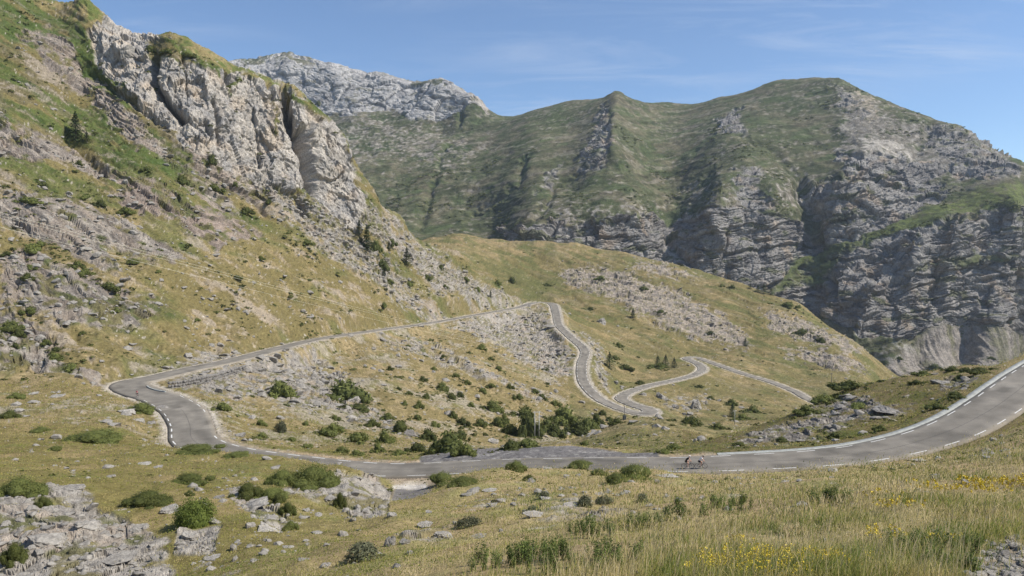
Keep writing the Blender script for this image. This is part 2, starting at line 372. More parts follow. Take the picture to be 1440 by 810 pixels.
lime = M([(134,26),(175,20),(218,40),(250,62),(330,101),(400,121),(440,131),(470,160),(497,222),(512,282),(520,322),(497,330),(470,302),(440,272),(400,264),(370,264),(330,248),(292,228),(262,204),(225,168),(182,128),(145,108),(131,70)], 5, 330, 500)
limegrass = MX(M([(203,52),(232,52),(275,75),(330,100),(310,104),(270,88),(230,84),(212,76)], 5, 330, 500), M([(400,125),(440,133),(462,165),(450,168),(430,150),(400,140)], 4, 330, 500),
   M([(318,105),(332,108),(330,140),(320,135)], 4, 330, 500), M([(383,140),(394,140),(398,185),(388,190)], 4, 330, 500))
topgrass = M([(60,0),(140,-5),(215,25),(330,85),(440,118),(440,133),(330,103),(215,45),(180,22),(132,30),(100,25)], 5, 330, 520)
strata = MX(
  M([(0,285),(40,270),(100,275),(150,300),(200,320),(245,345),(262,368),(250,372),(190,355),(160,345),(172,385),(160,388),(140,380),(90,350),(40,325),(0,312)], 7, **LEFT),
  M([(0,352),(30,345),(95,378),(150,402),(182,408),(215,425),(237,443),(210,452),(180,464),(140,457),(100,452),(50,442),(0,425)], 8, **LEFT),
  M([(-60,450),(0,437),(40,445),(62,470),(72,500),(100,520),(140,535),(110,536),(60,520),(0,505),(-60,500)], 8, 150, 640),
  M([(148,238),(200,252),(262,286),(320,302),(372,326),(345,338),(300,347),(262,322),(210,302),(170,280)], 6, **LEFT),
  M([(20,45),(70,38),(130,110),(200,178),(250,220),(300,258),(345,300),(300,290),(240,240),(180,190),(120,140),(60,95)], 8, **LEFT) * .8,
  M([(0,190),(45,178),(100,205),(150,245),(140,255),(70,225),(0,215)], 8, **LEFT) * .9,
  M([(262,205),(330,250),(400,268),(380,290),(320,268),(270,232)], 7, **LEFT) * .8,
  M([(-100,100),(0,160),(20,190),(0,200),(-100,150)], 8, **LEFT))
scree = MX(
  M([(512,285),(560,318),(620,360),(690,400),(738,424),(700,428),(650,422),(600,402),(560,362),(528,335)], 8, 380, 640) * .72,
  M([(370,262),(440,276),(500,330),(560,380),(600,420),(648,442),(600,444),(560,432),(520,395),(475,372),(430,332),(390,300)], 12, 300, 640) * .62,
  M([(625,455),(700,440),(768,434),(780,458),(800,497),(806,530),(775,528),(735,505),(700,485),(660,470)], 9, 330, 640) * .9,
  M([(520,470),(600,478),(700,525),(790,562),(760,566),(640,522),(560,492)], 9, 240, 640) * .55,
  M([(230,535),(330,508),(420,500),(470,515),(520,560),(560,600),(640,640),(560,610),(450,580),(400,570),(330,565),(280,556)], 12, 140, 420) * .62,
  M([(240,540),(270,527),(345,513),(345,522),(300,545),(262,552)], 4, 170, 330) * 1.0,
  M([(180,540),(240,500),(330,480),(340,500),(250,522)], 9, 190, 330) * .5,
  M([(780,455),(835,478),(850,500),(858,545),(838,545),(832,510),(815,480)], 6, 380, 640) * .6,
  M([(920,555),(1000,550),(1000,580),(940,585)], 8, 300, 480) * .35)
outcrop = MX(
  M([(-60,690),(0,694),(60,690),(112,700),(180,738),(230,748),(243,758),(210,792),(170,815),(0,850),(-60,850)], 12, 12, 110) * .95,
  M([(318,688),(345,690),(402,722),(408,740),(370,742),(328,708)], 6, 25, 110),
  M([(470,664),(512,664),(553,702),(545,716),(500,726),(468,712),(450,690)], 5, 25, 95),
  M([(400,680),(470,690),(470,712),(400,705)], 8, 25, 95) * .45,
  M([(244,738),(312,742),(306,775),(250,775)], 8, 15, 100) * .8,
  M([(0,800),(240,760),(260,830),(0,850)], 14, 8, 60) * .6,
  M([(990,634),(1060,606),(1130,577),(1200,556),(1240,565),(1290,566),(1275,585),(1200,600),(1150,617),(1080,630)], 9, 100, 185) * .62,
  M([(1320,530),(1370,525),(1380,545),(1330,550)], 8, 100, 185) * .6,
  M([(788,378),(850,374),(902,392),(952,408),(1002,438),(1055,472),(1056,490),(1000,482),(958,470),(900,442),(848,416),(796,400)], 9, 560, 960) * .8,
  M([(876,366),(930,374),(985,390),(930,386)], 5, 560, 960), M([(1070,436),(1125,448),(1172,470),(1210,488),(1202,497),(1150,482),(1095,468)], 5, 560, 960),
  M([(1092,487),(1150,494),(1212,511),(1218,521),(1160,512),(1110,499)], 5, 500, 960), M([(1170,430),(1200,450),(1235,500),(1215,490),(1180,460)], 7, 500, 960) * .6,
  M([(560,745),(640,725),(700,745),(640,775),(560,770)], 12, 18, 70) * .4, M([(660,690),(800,680),(920,700),(900,725),(760,730),(660,715)], 14, 25, 90) * .35)
for k, m in enumerate((strata, scree, outcrop)):   # break the edges and the inside of each patch of rock
    br = pn(P / (9, 5, 4)[k], 40 + k) * .9 + pn(P / (3, 1.5, 1.2)[k], 50 + k) * .7
    m[:] = sstep(.28, .62, m * (1.0 + br * .55) + (m > .02) * br * .22)
lime = np.clip(lime - limegrass * .75, 0, 1); lime = sstep(.3, .6, lime * (1 + .5 * pn(P / 10, 61)))
# thin scattered rock breaking out of the slopes everywhere on the left hill
lefthill = ((D > 195) & (D < 640) & (px < 760) & (py < np.interp(px, [-100,180,300,400,600,760],[530,530,508,488,452,430]))).astype(np.float32)

# --- displacement
def strat_coords(P):
    s = P @ np.array([.50, .08, .86]); al = P @ np.array([.86, -.1, -.50]); ot = P @ np.array([.0, .99, -.1])
    return s, al, ot
s_, al_, ot_ = strat_coords(P)
qs = np.stack([al_ * .05, s_ * .42 + w1 * .8, ot_ * .06], 1)
led = ridged(qs, 71, 3, .55); 
near_k = np.clip(D / 30, .12, 1)
h = fbm(P / 22, 90, 4) * 1.3 * np.clip((D - 110) / 150, 0, 1) + fbm(P / 6, 95, 3) * .45 * near_k + fbm(P / 1.7, 98, 2) * .10 * near_k
h += lefthill * (1 - lime) * ((led - .55) * 1.8 + fbm(P / 40, 99, 2) * 2.5)
tl = np.stack([al_, s_ + w1 * 1.5, ot_], 1)
h += strata * (1.6 * facet(tl / V3(60, 5.0, 45), 71, .2, strata) + 1.1 * facet(tl / V3(32, 1.9, 26), 72, .25, strata) + .28 * facet(tl / V3(14, .9, 12), 73, .2, strata) + .12 * facet(tl / V3(4, 1.0, 4), 74, .2, strata))
h += lime * (3.4 * facet(P / V3(17, 17, 34), 81, .12, lime) + 1.7 * facet(P / V3(5, 5, 17), 82, .2, lime) + 1.1 * facet(tl / V3(9, 2.6, 8), 78, .15, lime) + .8 * facet(P / V3(2.4, 2.4, 5), 83, .25, lime) + .35 * facet(P / 1.2, 84, .2, lime))
scs = np.clip(D / 260, .45, 1.3)
h += scree * (.5 * facet(P / 3.2, 85, .25, scree) + .25 * facet(P / 1.3, 86, .2, scree) + 1.0 * facet(tl / V3(26, 2.4, 18), 87, .2, scree) + .4 * facet(tl / V3(9, 1.0, 7), 88, .2, scree)) * scs
oc = np.clip(D / 150, .28, 2.2) * np.where((px > 960) & (D < 186) & (D > 100), .6, 1)
lay = np.stack([P[:, 0] + w2 * .4, P[:, 1], P[:, 2] * 1.0 + P[:, 0] * .22], 1) / (oc[:, None] ** .8 * 3.4)
h += outcrop * oc * (1.0 * facet(lay / V3(3.2, 2.2, .55), 120, .2, outcrop) + .5 * facet(lay / V3(1.3, 1.0, .22), 121, .2, outcrop) + .16 * facet(lay / V3(.45, .4, .12), 122, .2, outcrop) + .1)
md_ = ((D > 560) & (px > 600)).astype(np.float32)
h += md_ * (1.5 * facet(tl / V3(90, 7, 70), 140, .15, md_) + 1.6 * fbm(tl / V3(60, 14, 60), 141, 3))
# deep clefts in the limestone wall and the strata
for ln, wd, amt in (([(218,78),(216,92),(213,110),(224,130),(240,146),(256,165)],4.5,13), ([(398,126),(403,150),(412,185),(420,205)],5,20), ([(425,188),(432,215),(437,240),(440,262)],8,22),
        ([(320,104),(321,118)],4,8), ([(378,118),(384,140)],3,5), ([(96,186),(120,212),(146,240)],6,5),([(0,300),(60,318),(120,362),(160,385)],3,1.5),([(180,262),(230,290),(290,318)],3.5,2), ([(300,140),(308,170),(310,200)],3,4), ([(255,165),(290,175),(296,190)],3,4),
        ([(250,60),(262,100),(265,130)],2,2.5),([(355,150),(362,200),(365,235)],2.5,3),([(130,105),(180,140),(230,175)],4,4), ([(330,262),(350,275),(372,300)],3,3), ([(400,264),(420,280),(428,300)],4,5)):
    d = linesd(px + w2 * 5, py + w3 * 4, ln) ; m = (D > 200) & (D < 500)
    h -= np.where(m, amt * np.exp(-(d / wd) ** 2), 0)
cave = M([(436,205),(442,230),(447,262),(436,258),(428,245)], 3, 300, 500, True); h -= 6 * cave
# a bulging block in the wall
b = linesd(px, py, [(170,72),(178,78)]); h += np.where((D > 330) & (D < 500), 5 * np.exp(-(b / 10) ** 4), 0)
# small gully across the slope under the climbing road
for ln in ([(590,490),(640,510),(690,545),(730,565)], [(400,415),(440,430),(470,445)]):
    d = linesd(px, py + w3 * 3, ln); h -= np.where((D > 200) & (D < 500), 1.6 * np.exp(-(d / 3.0) ** 2), 0)
rd_d, rd_z, rd_h, rd_i, rd_side = road_near(P)
calm = sstep(3, 11, rd_d - rd_h)
lot_m = np.zeros(len(P), np.float32)
h *= (.15 + .85 * calm)
P2 = P + nrm * h[:, None]
# --- cut and fill for the road, with a gentle shoulder
sh = 1 - sstep(1.4, 7.5, rd_d - rd_h)
bank = fbm(P / 3, 130, 3) * .25 * sstep(.8, 3, rd_d - rd_h)
bed = np.where(rd_d < rd_h + .2, -.35, -.06)
P2[:, 2] = P2[:, 2] * (1 - sh) + (rd_z + bed + bank) * sh
# lay-by
lot = sstep(-1.5, 1.5, polysd(px, py, LOT)) * ((D > 92) & (D < np.interp(px, [600, 690, 760, 830, 880, 912], [128, 127, 123, 122, 114, 112])))
P2[:, 2] = P2[:, 2] * (1 - lot) + (np.where(rd_d < rd_h + .3, rd_z - .3, np.minimum(rd_z - .06, P[:, 2] + .25) * sstep(9, 3, rd_d - rd_h) + P[:, 2] * sstep(3, 9, rd_d - rd_h)) + fbm(P / 2, 133, 2) * .03) * lot
near_k = None

# --- colour
n_big = fbm(P / 35, 200, 4); n_mid = fbm(P / 7, 205, 4); n_fine = fbm(P / 1.5, 210, 3); n_f2 = pn(P / .45, 215)
straw = V3(.30, .23, .118); tan = V3(.29, .225, .13); olive = V3(.15, .135, .062); green = V3(.088, .118, .030); dgreen = V3(.045, .068, .018); dirt = V3(.27, .20, .13)
def ss(x, a, b): return sstep(a, b, x)
col = np.tile(olive, (len(P), 1))
col = mix(col, straw, ss(n_mid * .6 + n_fine * .35 + n_big * .5, -.35, .45) * .85)
col = mix(col, green, ss(n_mid * .5 + pn(P / 4, 221) * .7 - n_big * .5, .15, .6) * .6)
stq = np.stack([al_ * .022, s_ * .11 + w1 * .25, ot_ * .03], 1); st = fbm(stq, 250, 4); st2 = fbm(stq * V3(1.6, 2.3, 2), 256, 4)
# meadow hill
mead = ((D > 560) & (px > 560)).astype(np.float32); mead = np.maximum(mead, ((D > 330) & (px > 780)) * .8)
mc = np.tile(V3(.155, .128, .054), (len(P), 1)); mc = mix(mc, V3(.25, .188, .094), ss(n_mid * .7 + n_big * .7 + ss(-py, -372, -340) * .5 - .15, -.25, .45)); mc = mix(mc, V3(.105, .11, .038), ss(fbm(P / 30, 231, 4), .1, .5) * .8)
mc = mix(mc, V3(.095, .105, .036), ss(st + .5 * st2, .05, .4) * .7); mc = mix(mc, V3(.23, .19, .12), ss(st2 - st * .5 + .3 * n_fine, .25, .5) * .5); mc = mix(mc, V3(.10, .105, .036), M([(660,345),(700,370),(790,395),(770,425),(740,420),(690,385)], 14, 600, 960) * .8)
col = mix(col, mc, mead * .9)
# foreground: straw and dry grass to the photo's right, short green turf to its left
fgm = ss(px + (py - 640) * .9, 380, 760) * (D < 98)
fc = mix(np.tile(V3(.34, .262, .13), (len(P), 1)), V3(.185, .185, .068), ss(n_mid + .4 * n_fine, -.1, .5) * .75); fc = mix(fc, V3(.35, .24, .145), ss(fbm(P / 5, 241, 3), .05, .5) * .6)
col = mix(col, fc, fgm * .85)
lf = (1 - ss(px + (py - 640) * .9, 380, 760)) * (D < 186) * ss(D, 10, 40)
lc = mix(np.tile(V3(.185, .152, .054), (len(P), 1)), V3(.098, .112, .031), ss(n_mid * .8 + n_fine * .5, -.1, .55) * .8); lc = mix(lc, V3(.29, .213, .108), ss(fbm(P / 9, 243, 4), .05, .5) * .7)
col = mix(col, lc, lf * .8)
# left hill: streaks of turf and heath that follow the beds
hi = ss(-py, -330, -180) * lefthill
hc = mix(np.tile(V3(.168, .137, .058), (len(P), 1)), V3(.275, .208, .106), ss(st2 + n_fine * .3, -.1, .4) * .8)
hc = mix(hc, V3(.082, .105, .030), ss(st + .25 * st2 + hi * .22 + .05, .05, .38) * (.55 + .4 * hi))
hc = mix(hc, V3(.115, .10, .055), ss(st2 * .8 - st + n_mid * .5 + hi * .25, .15, .5) * (.25 + .5 * hi)); hc = mix(hc, dgreen, ss(pn(P / 6, 259) + st * .8 + hi * .2, .52, .75) * .75)
hc = mix(hc, V3(.32, .27, .22), ss(st2 - st * .3 + pn(P / 3, 260) * .5 + .3 * n_f2, .2, .5) * .6); hc = mix(hc, V3(.13, .115, .06), ss(pn(P / 2.2, 261) + .5 * n_f2 + st * .4, .2, .6) * .6)
col = mix(col, hc, lefthill)
slope2 = ((D > 135) & (D < 600) & (px < 800) & (lefthill < .5) & (py < 650)).astype(np.float32) * ss(rd_i, 12, 14)
sc2 = mix(np.tile(V3(.20, .158, .07), (len(P), 1)), V3(.30, .23, .125), ss(st2 + n_fine * .4, -.1, .4) * .8); sc2 = mix(sc2, V3(.10, .11, .034), ss(st + n_mid * .6, .12, .5) * .65)
sc2 = mix(sc2, V3(.36, .31, .25), ss(st - st2 * .6 + pn(P / 2.5, 262) * .5 + .3 * n_f2, .16, .45) * .65); sc2 = mix(sc2, V3(.12, .115, .05), ss(pn(P / 2.2, 263) + .5 * n_f2, .25, .6) * .6)
col = mix(col, sc2, slope2 * .9)
col = mix(col, dgreen * 1.3, MX(M([(0,0),(60,5),(110,55),(95,70),(40,60),(0,70)], 16, 330, 640), M([(95,62),(135,62),(130,100),(165,140),(130,125),(95,85)], 10, 330, 640), M([(150,170),(215,205),(265,255),(250,270),(190,225),(140,190)], 12, 260, 640), M([(230,230),(300,270),(345,310),(320,312),(260,272)], 10, 260, 640)*.7) * ss(st2 + n_mid, -.5, .2) * .85)
col = mix(col, mix(np.tile(V3(.24, .19, .09), (len(P), 1)), V3(.10, .12, .035), ss(n_mid + n_big, -.1, .4)), topgrass * .9)
# knoll beyond the lower road
kn = ((px > 960) & (D > 100) & (D < 186) & (py > 505)).astype(np.float32)
kc = mix(np.tile(V3(.145, .115, .055), (len(P), 1)), V3(.07, .078, .024), ss(n_mid + n_fine * .5 - .1, -.15, .3) * .85); kc = mix(kc, V3(.27, .205, .11), ss(-py + n_mid * 20, -545, -528) * .6)
col = mix(col, kc, kn * .95)
# rock colours
rl = V3(.37, .328, .275); rg = V3(.21, .185, .16); rp = V3(.29, .23, .175); rw = V3(.25, .20, .165)
rv = ss(pn(P / 5, 301) + .6 * pn(P / 1.7, 302), -.5, .5)
band = ss(pn(np.stack([al_ * .03, s_ * .5, ot_ * .03], 1), 303) + .4 * w3, -.3, .4)
rc = mix(mix(np.tile(rg, (len(P), 1)), rl, rv), rp, band * .6)
brown = M([(148,238),(200,252),(262,286),(320,302),(372,326),(345,338),(300,347),(262,322),(210,302),(170,280)], 8, **LEFT)
rc = mix(rc, mix(np.tile(V3(.24, .19, .155), (len(P), 1)), V3(.33, .26, .21), band), np.maximum(brown, hi * .35) * .85)
stain = ss(pn(P / V3(4, 4, 16), 305) + .5 * pn(P / 2, 306), .1, .6)
lc_ = mix(mix(np.tile(V3(.45, .408, .35), (len(P), 1)), V3(.335, .315, .29), ss(pn(P / 9, 308), -.2, .4)), V3(.25, .225, .20), stain * .6)
lc_ = mix(lc_, V3(.17, .15, .13), ss(pn(P / V3(2.2, 2.2, 9), 324) + .5 * pn(P / 1.2, 325), .22, .6) * .6); lc_ = mix(lc_, V3(.47, .385, .29), ss(pn(P / 12, 309), .15, .5) * .6)
scr = mix(mix(np.tile(V3(.37, .335, .285), (len(P), 1)), V3(.235, .215, .19), ss(pn(P / 1.4, 311) + .5 * n_f2, -.2, .5)), V3(.36, .27, .18), ss(n_mid, 0, .5) * .5)
out_ = mix(mix(np.tile(V3(.37, .335, .285), (len(P), 1)), V3(.235, .212, .182), ss(pn(P / (1.2 * oc[:, None]), 313) + .4 * n_f2, -.1, .5)), V3(.36, .285, .21), ss(n_mid, .05, .5) * .55)
out_ = mix(out_, mix(np.tile(V3(.33, .275, .215), (len(P), 1)), rg * .8, ss(pn(P / 6, 315), -.1, .4)), (D > 500) * .8)
out_ = mix(out_, mix(np.tile(V3(.145, .128, .108), (len(P), 1)), V3(.32, .29, .245), ss(pn(P / .9, 316) + .6 * n_f2, .1, .5)), kn * .9)
rc = mix(rc, mix(np.tile(V3(.17, .15, .065), (len(P), 1)), V3(.085, .10, .03), ss(n_mid, -.2, .4)), ss(st * .9 + pn(P / 5, 318) * .8 + n_fine * .2, .08, .32) * .9)
for rr in (scr, out_):
    gm_ = ss(pn(P / 4.2, 319) + .6 * pn(P / 1.5, 322) + st * .4, .10, .38) * .85
    rr[:] = mix(rr, mix(np.tile(V3(.19, .165, .075), (len(P), 1)), V3(.10, .11, .035), ss(n_mid, -.2, .4)), gm_ * np.where(D > 560, .7, 1))
crk_shade = ss(pn(np.stack([al_ / 30, s_ / .8, ot_ / 30], 1), 323), .18, .42); rc = mix(rc, V3(.13, .112, .095), crk_shade * .55); scr = mix(scr, V3(.16, .14, .115), crk_shade * .35)  # thin dark lines along the beds: crack shadow put into the rock colour
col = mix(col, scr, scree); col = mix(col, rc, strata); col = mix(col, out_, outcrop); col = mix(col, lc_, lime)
# sparse pale stones in the turf
stone = ss(pn(P / 1.1, 320) + .5 * pn(P / 3.7, 321), .62, .74) * (1 - mead * .5)
col = mix(col, rl * 1.1, stone * np.clip(D / 60, 0, .9) * (D > 30))
# road shoulders of cream gravel, lay-by of grey gravel
lower = ss(rd_i, 14.5, 17)
shd = (1 - sstep(.7, 2.3, rd_d - rd_h + pn(P / 1.6, 330) * .9)) * np.maximum(lower, .0)
shd_up = (1 - sstep(.4, 2.6, rd_d - rd_h + pn(P / 1.6, 331) * 1.0)) * (1 - lower) * (rd_i > 9.5)
col = mix(col, V3(.45, .40, .325), shd * .9); col = mix(col, mix(np.tile(V3(.40, .33, .25), (len(P), 1)), V3(.40, .29, .2), ss(n_fine, -.2, .4)), shd_up * .8)
lotc = mix(np.tile(V3(.155, .145, .138), (len(P), 1)), V3(.25, .235, .215), ss(pn(P / 1.8, 340) + .6 * n_f2, 0, .6))
corner = M([(1366,782),(1400,764),(1445,750),(1480,840),(1340,840)], 8, 5, 30)
col = mix(col, V3(.26, .215, .165), corner * .8)
lot_side = M([(545,664+12),(600,676),(620,690),(575,705),(545,702)], 3, 70, 112, True)
col = mix(col, lotc, lot); 
patch = M([(556,683),(612,680),(602,692),(574,708),(550,703)], 3, 60, 112, True); col = mix(col, V3(.165, .153, .142), patch)
patch2 = M([(535,672),(650,672),(612,681),(556,683)], 3, 60, 112, True); col = mix(col, V3(.34, .27, .19), patch2 * .9)
edge = M([(552,683),(600,680),(600,685),(552,687)], 2, 60, 112, True); col = mix(col, V3(.5, .46, .4), edge * .9)
# a faint pale trail or two
for ln in ([(262,362),(330,385),(420,408),(480,425)],):
    pass
rock = np.clip(np.maximum.reduce([lime, strata, scree * .9, outcrop, stone * .6]), 0, 1) * (1 - lot)
var = 1 + .26 * n_fine + .22 * n_f2 + .14 * n_mid
col = np.clip(col * var[:, None], .01, .62)

terrain = terrain_mat('hill_ground', (1.1, 6.0), .25, .45)
terrain_n = terrain_mat('near_ground', (2.2, 14.0), .07, .38)
terrain_f = terrain_mat('mountain_ground', (.10, .45), 2.0, .42)
F4 = quad_faces(NC, NR)
fd = D[F4].mean(1); fx = px[F4].mean(1); frd = rd_i[F4].mean(1)
fl = lefthill[F4].mean(1) > .5
fm = (fd > 560) & (fx > 600) & ~fl
fk = kn[F4].mean(1) > .5
fn = (fd < 96) & ~fl & ~fm & ~fk
fs = ~(fl | fm | fk | fn)
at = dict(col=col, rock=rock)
ground_objs = []
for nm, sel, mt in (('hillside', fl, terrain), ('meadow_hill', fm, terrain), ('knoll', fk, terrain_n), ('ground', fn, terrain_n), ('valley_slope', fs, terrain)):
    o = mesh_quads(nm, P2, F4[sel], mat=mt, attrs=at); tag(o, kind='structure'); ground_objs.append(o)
dict_lab = {'hillside': ('steep grassy and rocky hillside with pale limestone cliff above the road', 'hillside'), 'meadow_hill': ('tan grassy hill with rock outcrops below the mountains', 'hill'),
  'knoll': ('low rocky knoll beyond the bend of the lower road', 'knoll'), 'ground': ('dry grassy slope with scattered stones in front of the road', 'ground'), 'valley_slope': ('stony valley slope with bushes between the road bends', 'valley slope')}
for o in ground_objs: tag(o, *dict_lab[o.name])
# ground round and behind the viewpoint
gx = np.linspace(-300, 300, 61); gy = np.r_[np.linspace(-300, -10, 30), np.linspace(-8, 2.6, 10)]
GX, GY = np.meshgrid(gx, gy, indexing='ij'); GP = np.stack([GX, GY, -2.2 + (2.5 - GY) * .28 - np.abs(GX) * .12], -1).reshape(-1, 3)
GP[:, 2] += fbm(GP / 9, 400, 3) * .3 * (GP[:, 1] < -3)
o = mesh_quads('ground', GP, quad_faces(61, 40), mat=terrain_n, attrs=dict(col=np.tile(V3(.25, .2, .085), (len(GP), 1)), rock=np.zeros(len(GP)))); tag(o, 'dry grassy slope behind the viewpoint', 'ground', kind='structure')

# ================================================================ far mountains
pts = []
for x, l in FARC.items(): pts += [(x, y, d) for y, d in l]
far_s = Surf(pts, -.95, 1.05, 820, 2500, 300, 420)
fcol = np.r_[np.linspace(-160, 290, 60), np.arange(295, 1500, 1.5 / Q), np.linspace(1506, 1780, 40)]
fac = (fcol - 720) / F; FR = int(470 * Q)
PF = far_s.grid(fac, FR, 830, 2450, wl=70, blur=10); FN = len(fac)
nF = grid_normals(PF).reshape(-1, 3); P = PF.reshape(-1, 3); px, py = project(P); D = P[:, 1]
w1 = pn(P / 60, 500); w2 = pn(P / 22, 501); w3 = pn(P / 9, 502)
wpx = px + w1 * 14 + w2 * 8 + w3 * 4; wpy = py + pn(P / 50, 503) * 9 + pn(P / 18, 504) * 6 + w3 * 3
limeF = M([(250,150),(325,80),(404,68),(480,85),(560,100),(640,105),(692,136),(692,153),(668,175),(640,181),(600,172),(545,157),(480,160),(420,150)], 5, 1780, 2200) * (px < 694)
limeF = sstep(.3, .7, limeF * (1 + .5 * w3) + (-.8) * M([(385,88),(404,74),(440,84),(440,92),(425,92),(400,84)], 3, 1900, 2600) - .7 * M([(555,107),(625,110),(640,118),(600,120)], 4, 1800, 2200) - .7*M([(325,80),(380,78),(380,84),(360,92),(340,90)], 4, 1800, 2200))
cliff = MX(
  M([(700,330),(722,322),(760,309),(830,310),(862,303),(920,305),(942,322),(935,390),(830,360),(760,342),(710,345)], 4, 950, 1260),
  M([(938,320),(965,300),(1000,290),(1042,292),(1100,302),(1130,318),(1148,340),(1150,360),(1120,390),(1080,408),(1040,420),(940,390)], 5, 900, 1200),
  M([(1128,270),(1165,252),(1235,248),(1300,252),(1350,262),(1240,320),(1200,345),(1150,340)], 7, 900, 1260) * .85,
  M([(1060,420),(1200,340),(1260,325),(1330,305),(1400,292),(1470,296),(1470,470),(1380,462),(1330,455),(1270,475),(1215,470),(1150,440)], 5, 880, 1120),
  M([(1300,172),(1345,178),(1420,215),(1440,240),(1400,250),(1350,255),(1310,225)], 6, 1000, 1400) * .6,
  M([(1165,115),(1200,128),(1240,160),(1225,175),(1190,160)], 6, 1200, 1600) * .45,
  M([(1180,215),(1300,220),(1330,240),(1280,265),(1200,262)], 8, 1000, 1360) * .85,
  M([(835,165),(855,145),(868,200),(845,235),(812,240)], 5, 1100, 1700) * .55, M([(1000,165),(1045,155),(1048,190),(1015,195)], 5, 1100, 1700) * .6,
  M([(1030,230),(1070,235),(1095,290),(1060,298),(1030,280)], 6, 1000, 1400) * .55, M([(775,240),(800,225),(790,255),(730,290)], 5, 1100, 1700) * .5)
ledge = MX(M([(1240,320),(1300,290),(1400,262),(1470,250),(1470,292),(1400,292),(1330,303),(1260,325),(1210,345)], 5, 950, 1200), M([(1080,415),(1120,370),(1170,345),(1215,335),(1180,365),(1150,395)], 6, 900, 1150) * .7,
   M([(1150,435),(1200,420),(1240,440),(1180,450)], 5, 880, 1100) * .0, M([(1300,372),(1370,360),(1440,365),(1380,375)], 4, 900, 1100) * .7)
screeF = M([(1215,560),(1240,520),(1290,475),(1330,455),(1385,460),(1470,470),(1470,560)], 6, 820, 1000)
cl = sstep(.3, .62, cliff * (1 + .5 * w2 + .4 * w3) - ledge)
grey = MX(M([(470,150),(560,160),(640,185),(700,200),(640,240),(560,230),(480,240)], 25, 1200, 2000) * .45, M([(1180,120),(1260,160),(1350,185),(1440,235),(1300,260),(1200,250),(1180,200)], 25, 1000, 1700) * .75, M([(960,260),(1150,230),(1150,300),(960,300)], 20, 950, 1400) * .4, M([(760,280),(920,280),(920,310),(760,312)], 10, 950, 1400) * .4)
grey_ = sstep(.3, .6, grey + .5 * w3 + .4 * w2 - .05)
gq = np.stack([P[:, 0] / 95 + w1 * .35 + P[:, 2] / 500, P[:, 1] / 420, P[:, 2] / 420], 1)
gul = ridged(gq, 510, 3, .5)
crest = np.clip((np.interp(px, [300,404,560,690,745,820,868,960,1060,1150,1240,1340,1440,1500], [85,72,105,156,158,142,129,144,118,108,150,175,232,260]) + 90 - py) / 90, 0, 1)
bed_c = P[:, 2] - P[:, 0] * .16 + w1 * 7 + w2 * 2
b3 = lambda t, k: pn(np.stack([P[:, 0] / (t * 26), P[:, 1] / (t * 30), bed_c / t], 1), k)
h = (gul - .55) * 6 * (1 - .75 * crest) * (1 - cl * .85) * (1 - screeF) + fbm(P / 70, 520, 3) * 5 * (1 - .6 * crest) + fbm(P / 12, 525, 3) * 1.2 + (1 - screeF) * (1.6 * b3(9, 526) + .9 * b3(4, 527))
Pw = P + (w2 * 6)[:, None]
tb = np.stack([Pw[:, 0], Pw[:, 1], Pw[:, 2] - Pw[:, 0] * .12], 1)
h += cl * (8 * facet(tb / V3(60, 60, 85), 530, .3, cl) + 3.2 * facet(tb / V3(22, 22, 40), 531, .25, cl) + 5.5 * facet(tb / V3(110, 110, 10), 532, .25, cl) + 2.5 * facet(tb / V3(40, 40, 4), 534, .2, cl) + 1.6 * facet(tb / V3(9, 9, 6), 533, .2, cl))
tb2 = np.stack([Pw[:, 0], Pw[:, 1], Pw[:, 2] + Pw[:, 0] * .35 + w1 * 14], 1)
h += limeF * (9 * facet(Pw / V3(75, 75, 90), 540, .45, limeF) + 4.5 * facet(tb2 / V3(70, 70, 16), 541, .3, limeF) + 2.2 * facet(tb2 / V3(18, 18, 7), 542, .25, limeF))
gm = np.clip(grey_, 0, 1) * (1 - cl) * (1 - limeF)
h += gm * (2.4 * facet(tb / V3(30, 30, 10), 550, .2, gm) + 1.2 * facet(tb / V3(10, 10, 4), 551, .2, gm))
h += screeF * (2.0 * (ridged(np.stack([P[:, 0] / 7, P[:, 1] / 90, P[:, 2] / 90], 1), 548, 2) - .5))
for ln, wd, amt in (([(855,163),(853,208),(829,232),(785,262),(754,304)],5,11), ([(738,224),(727,263),(690,285),(665,299)],5,11), ([(627,205),(612,250),(593,314)],5,9), ([(942,312),(930,288),(905,255),(880,240)],6,10), ([(942,300),(975,265),(1010,235)],5,8),
     ([(1128,255),(1140,300),(1142,330),(1148,345)],10,26), ([(1040,190),(1090,215),(1130,255)],6,8), ([(687,158),(650,185),(630,205)],5,7), ([(930,318),(945,350),(975,375)],5,14), ([(650,150),(645,172)],4,16), ([(1310,175),(1290,215),(1250,250)],6,9)):
    d = linesd(px + w2 * 7, py + w3 * 5, ln); h -= .65 * amt * np.exp(-(d / wd) ** 2)
for ln, wd, amt in (([(868,131),(860,170),(862,215),(905,262),(940,300)],9,7), ([(1015,350),(1000,300)],6,9), ([(1215,380),(1290,352),(1300,345)],12,10), ([(1160,405),(1165,440)],7,12)):
    d = linesd(px + w2 * 5, py + w3 * 4, ln); h += amt * np.exp(-(d / wd) ** 2)
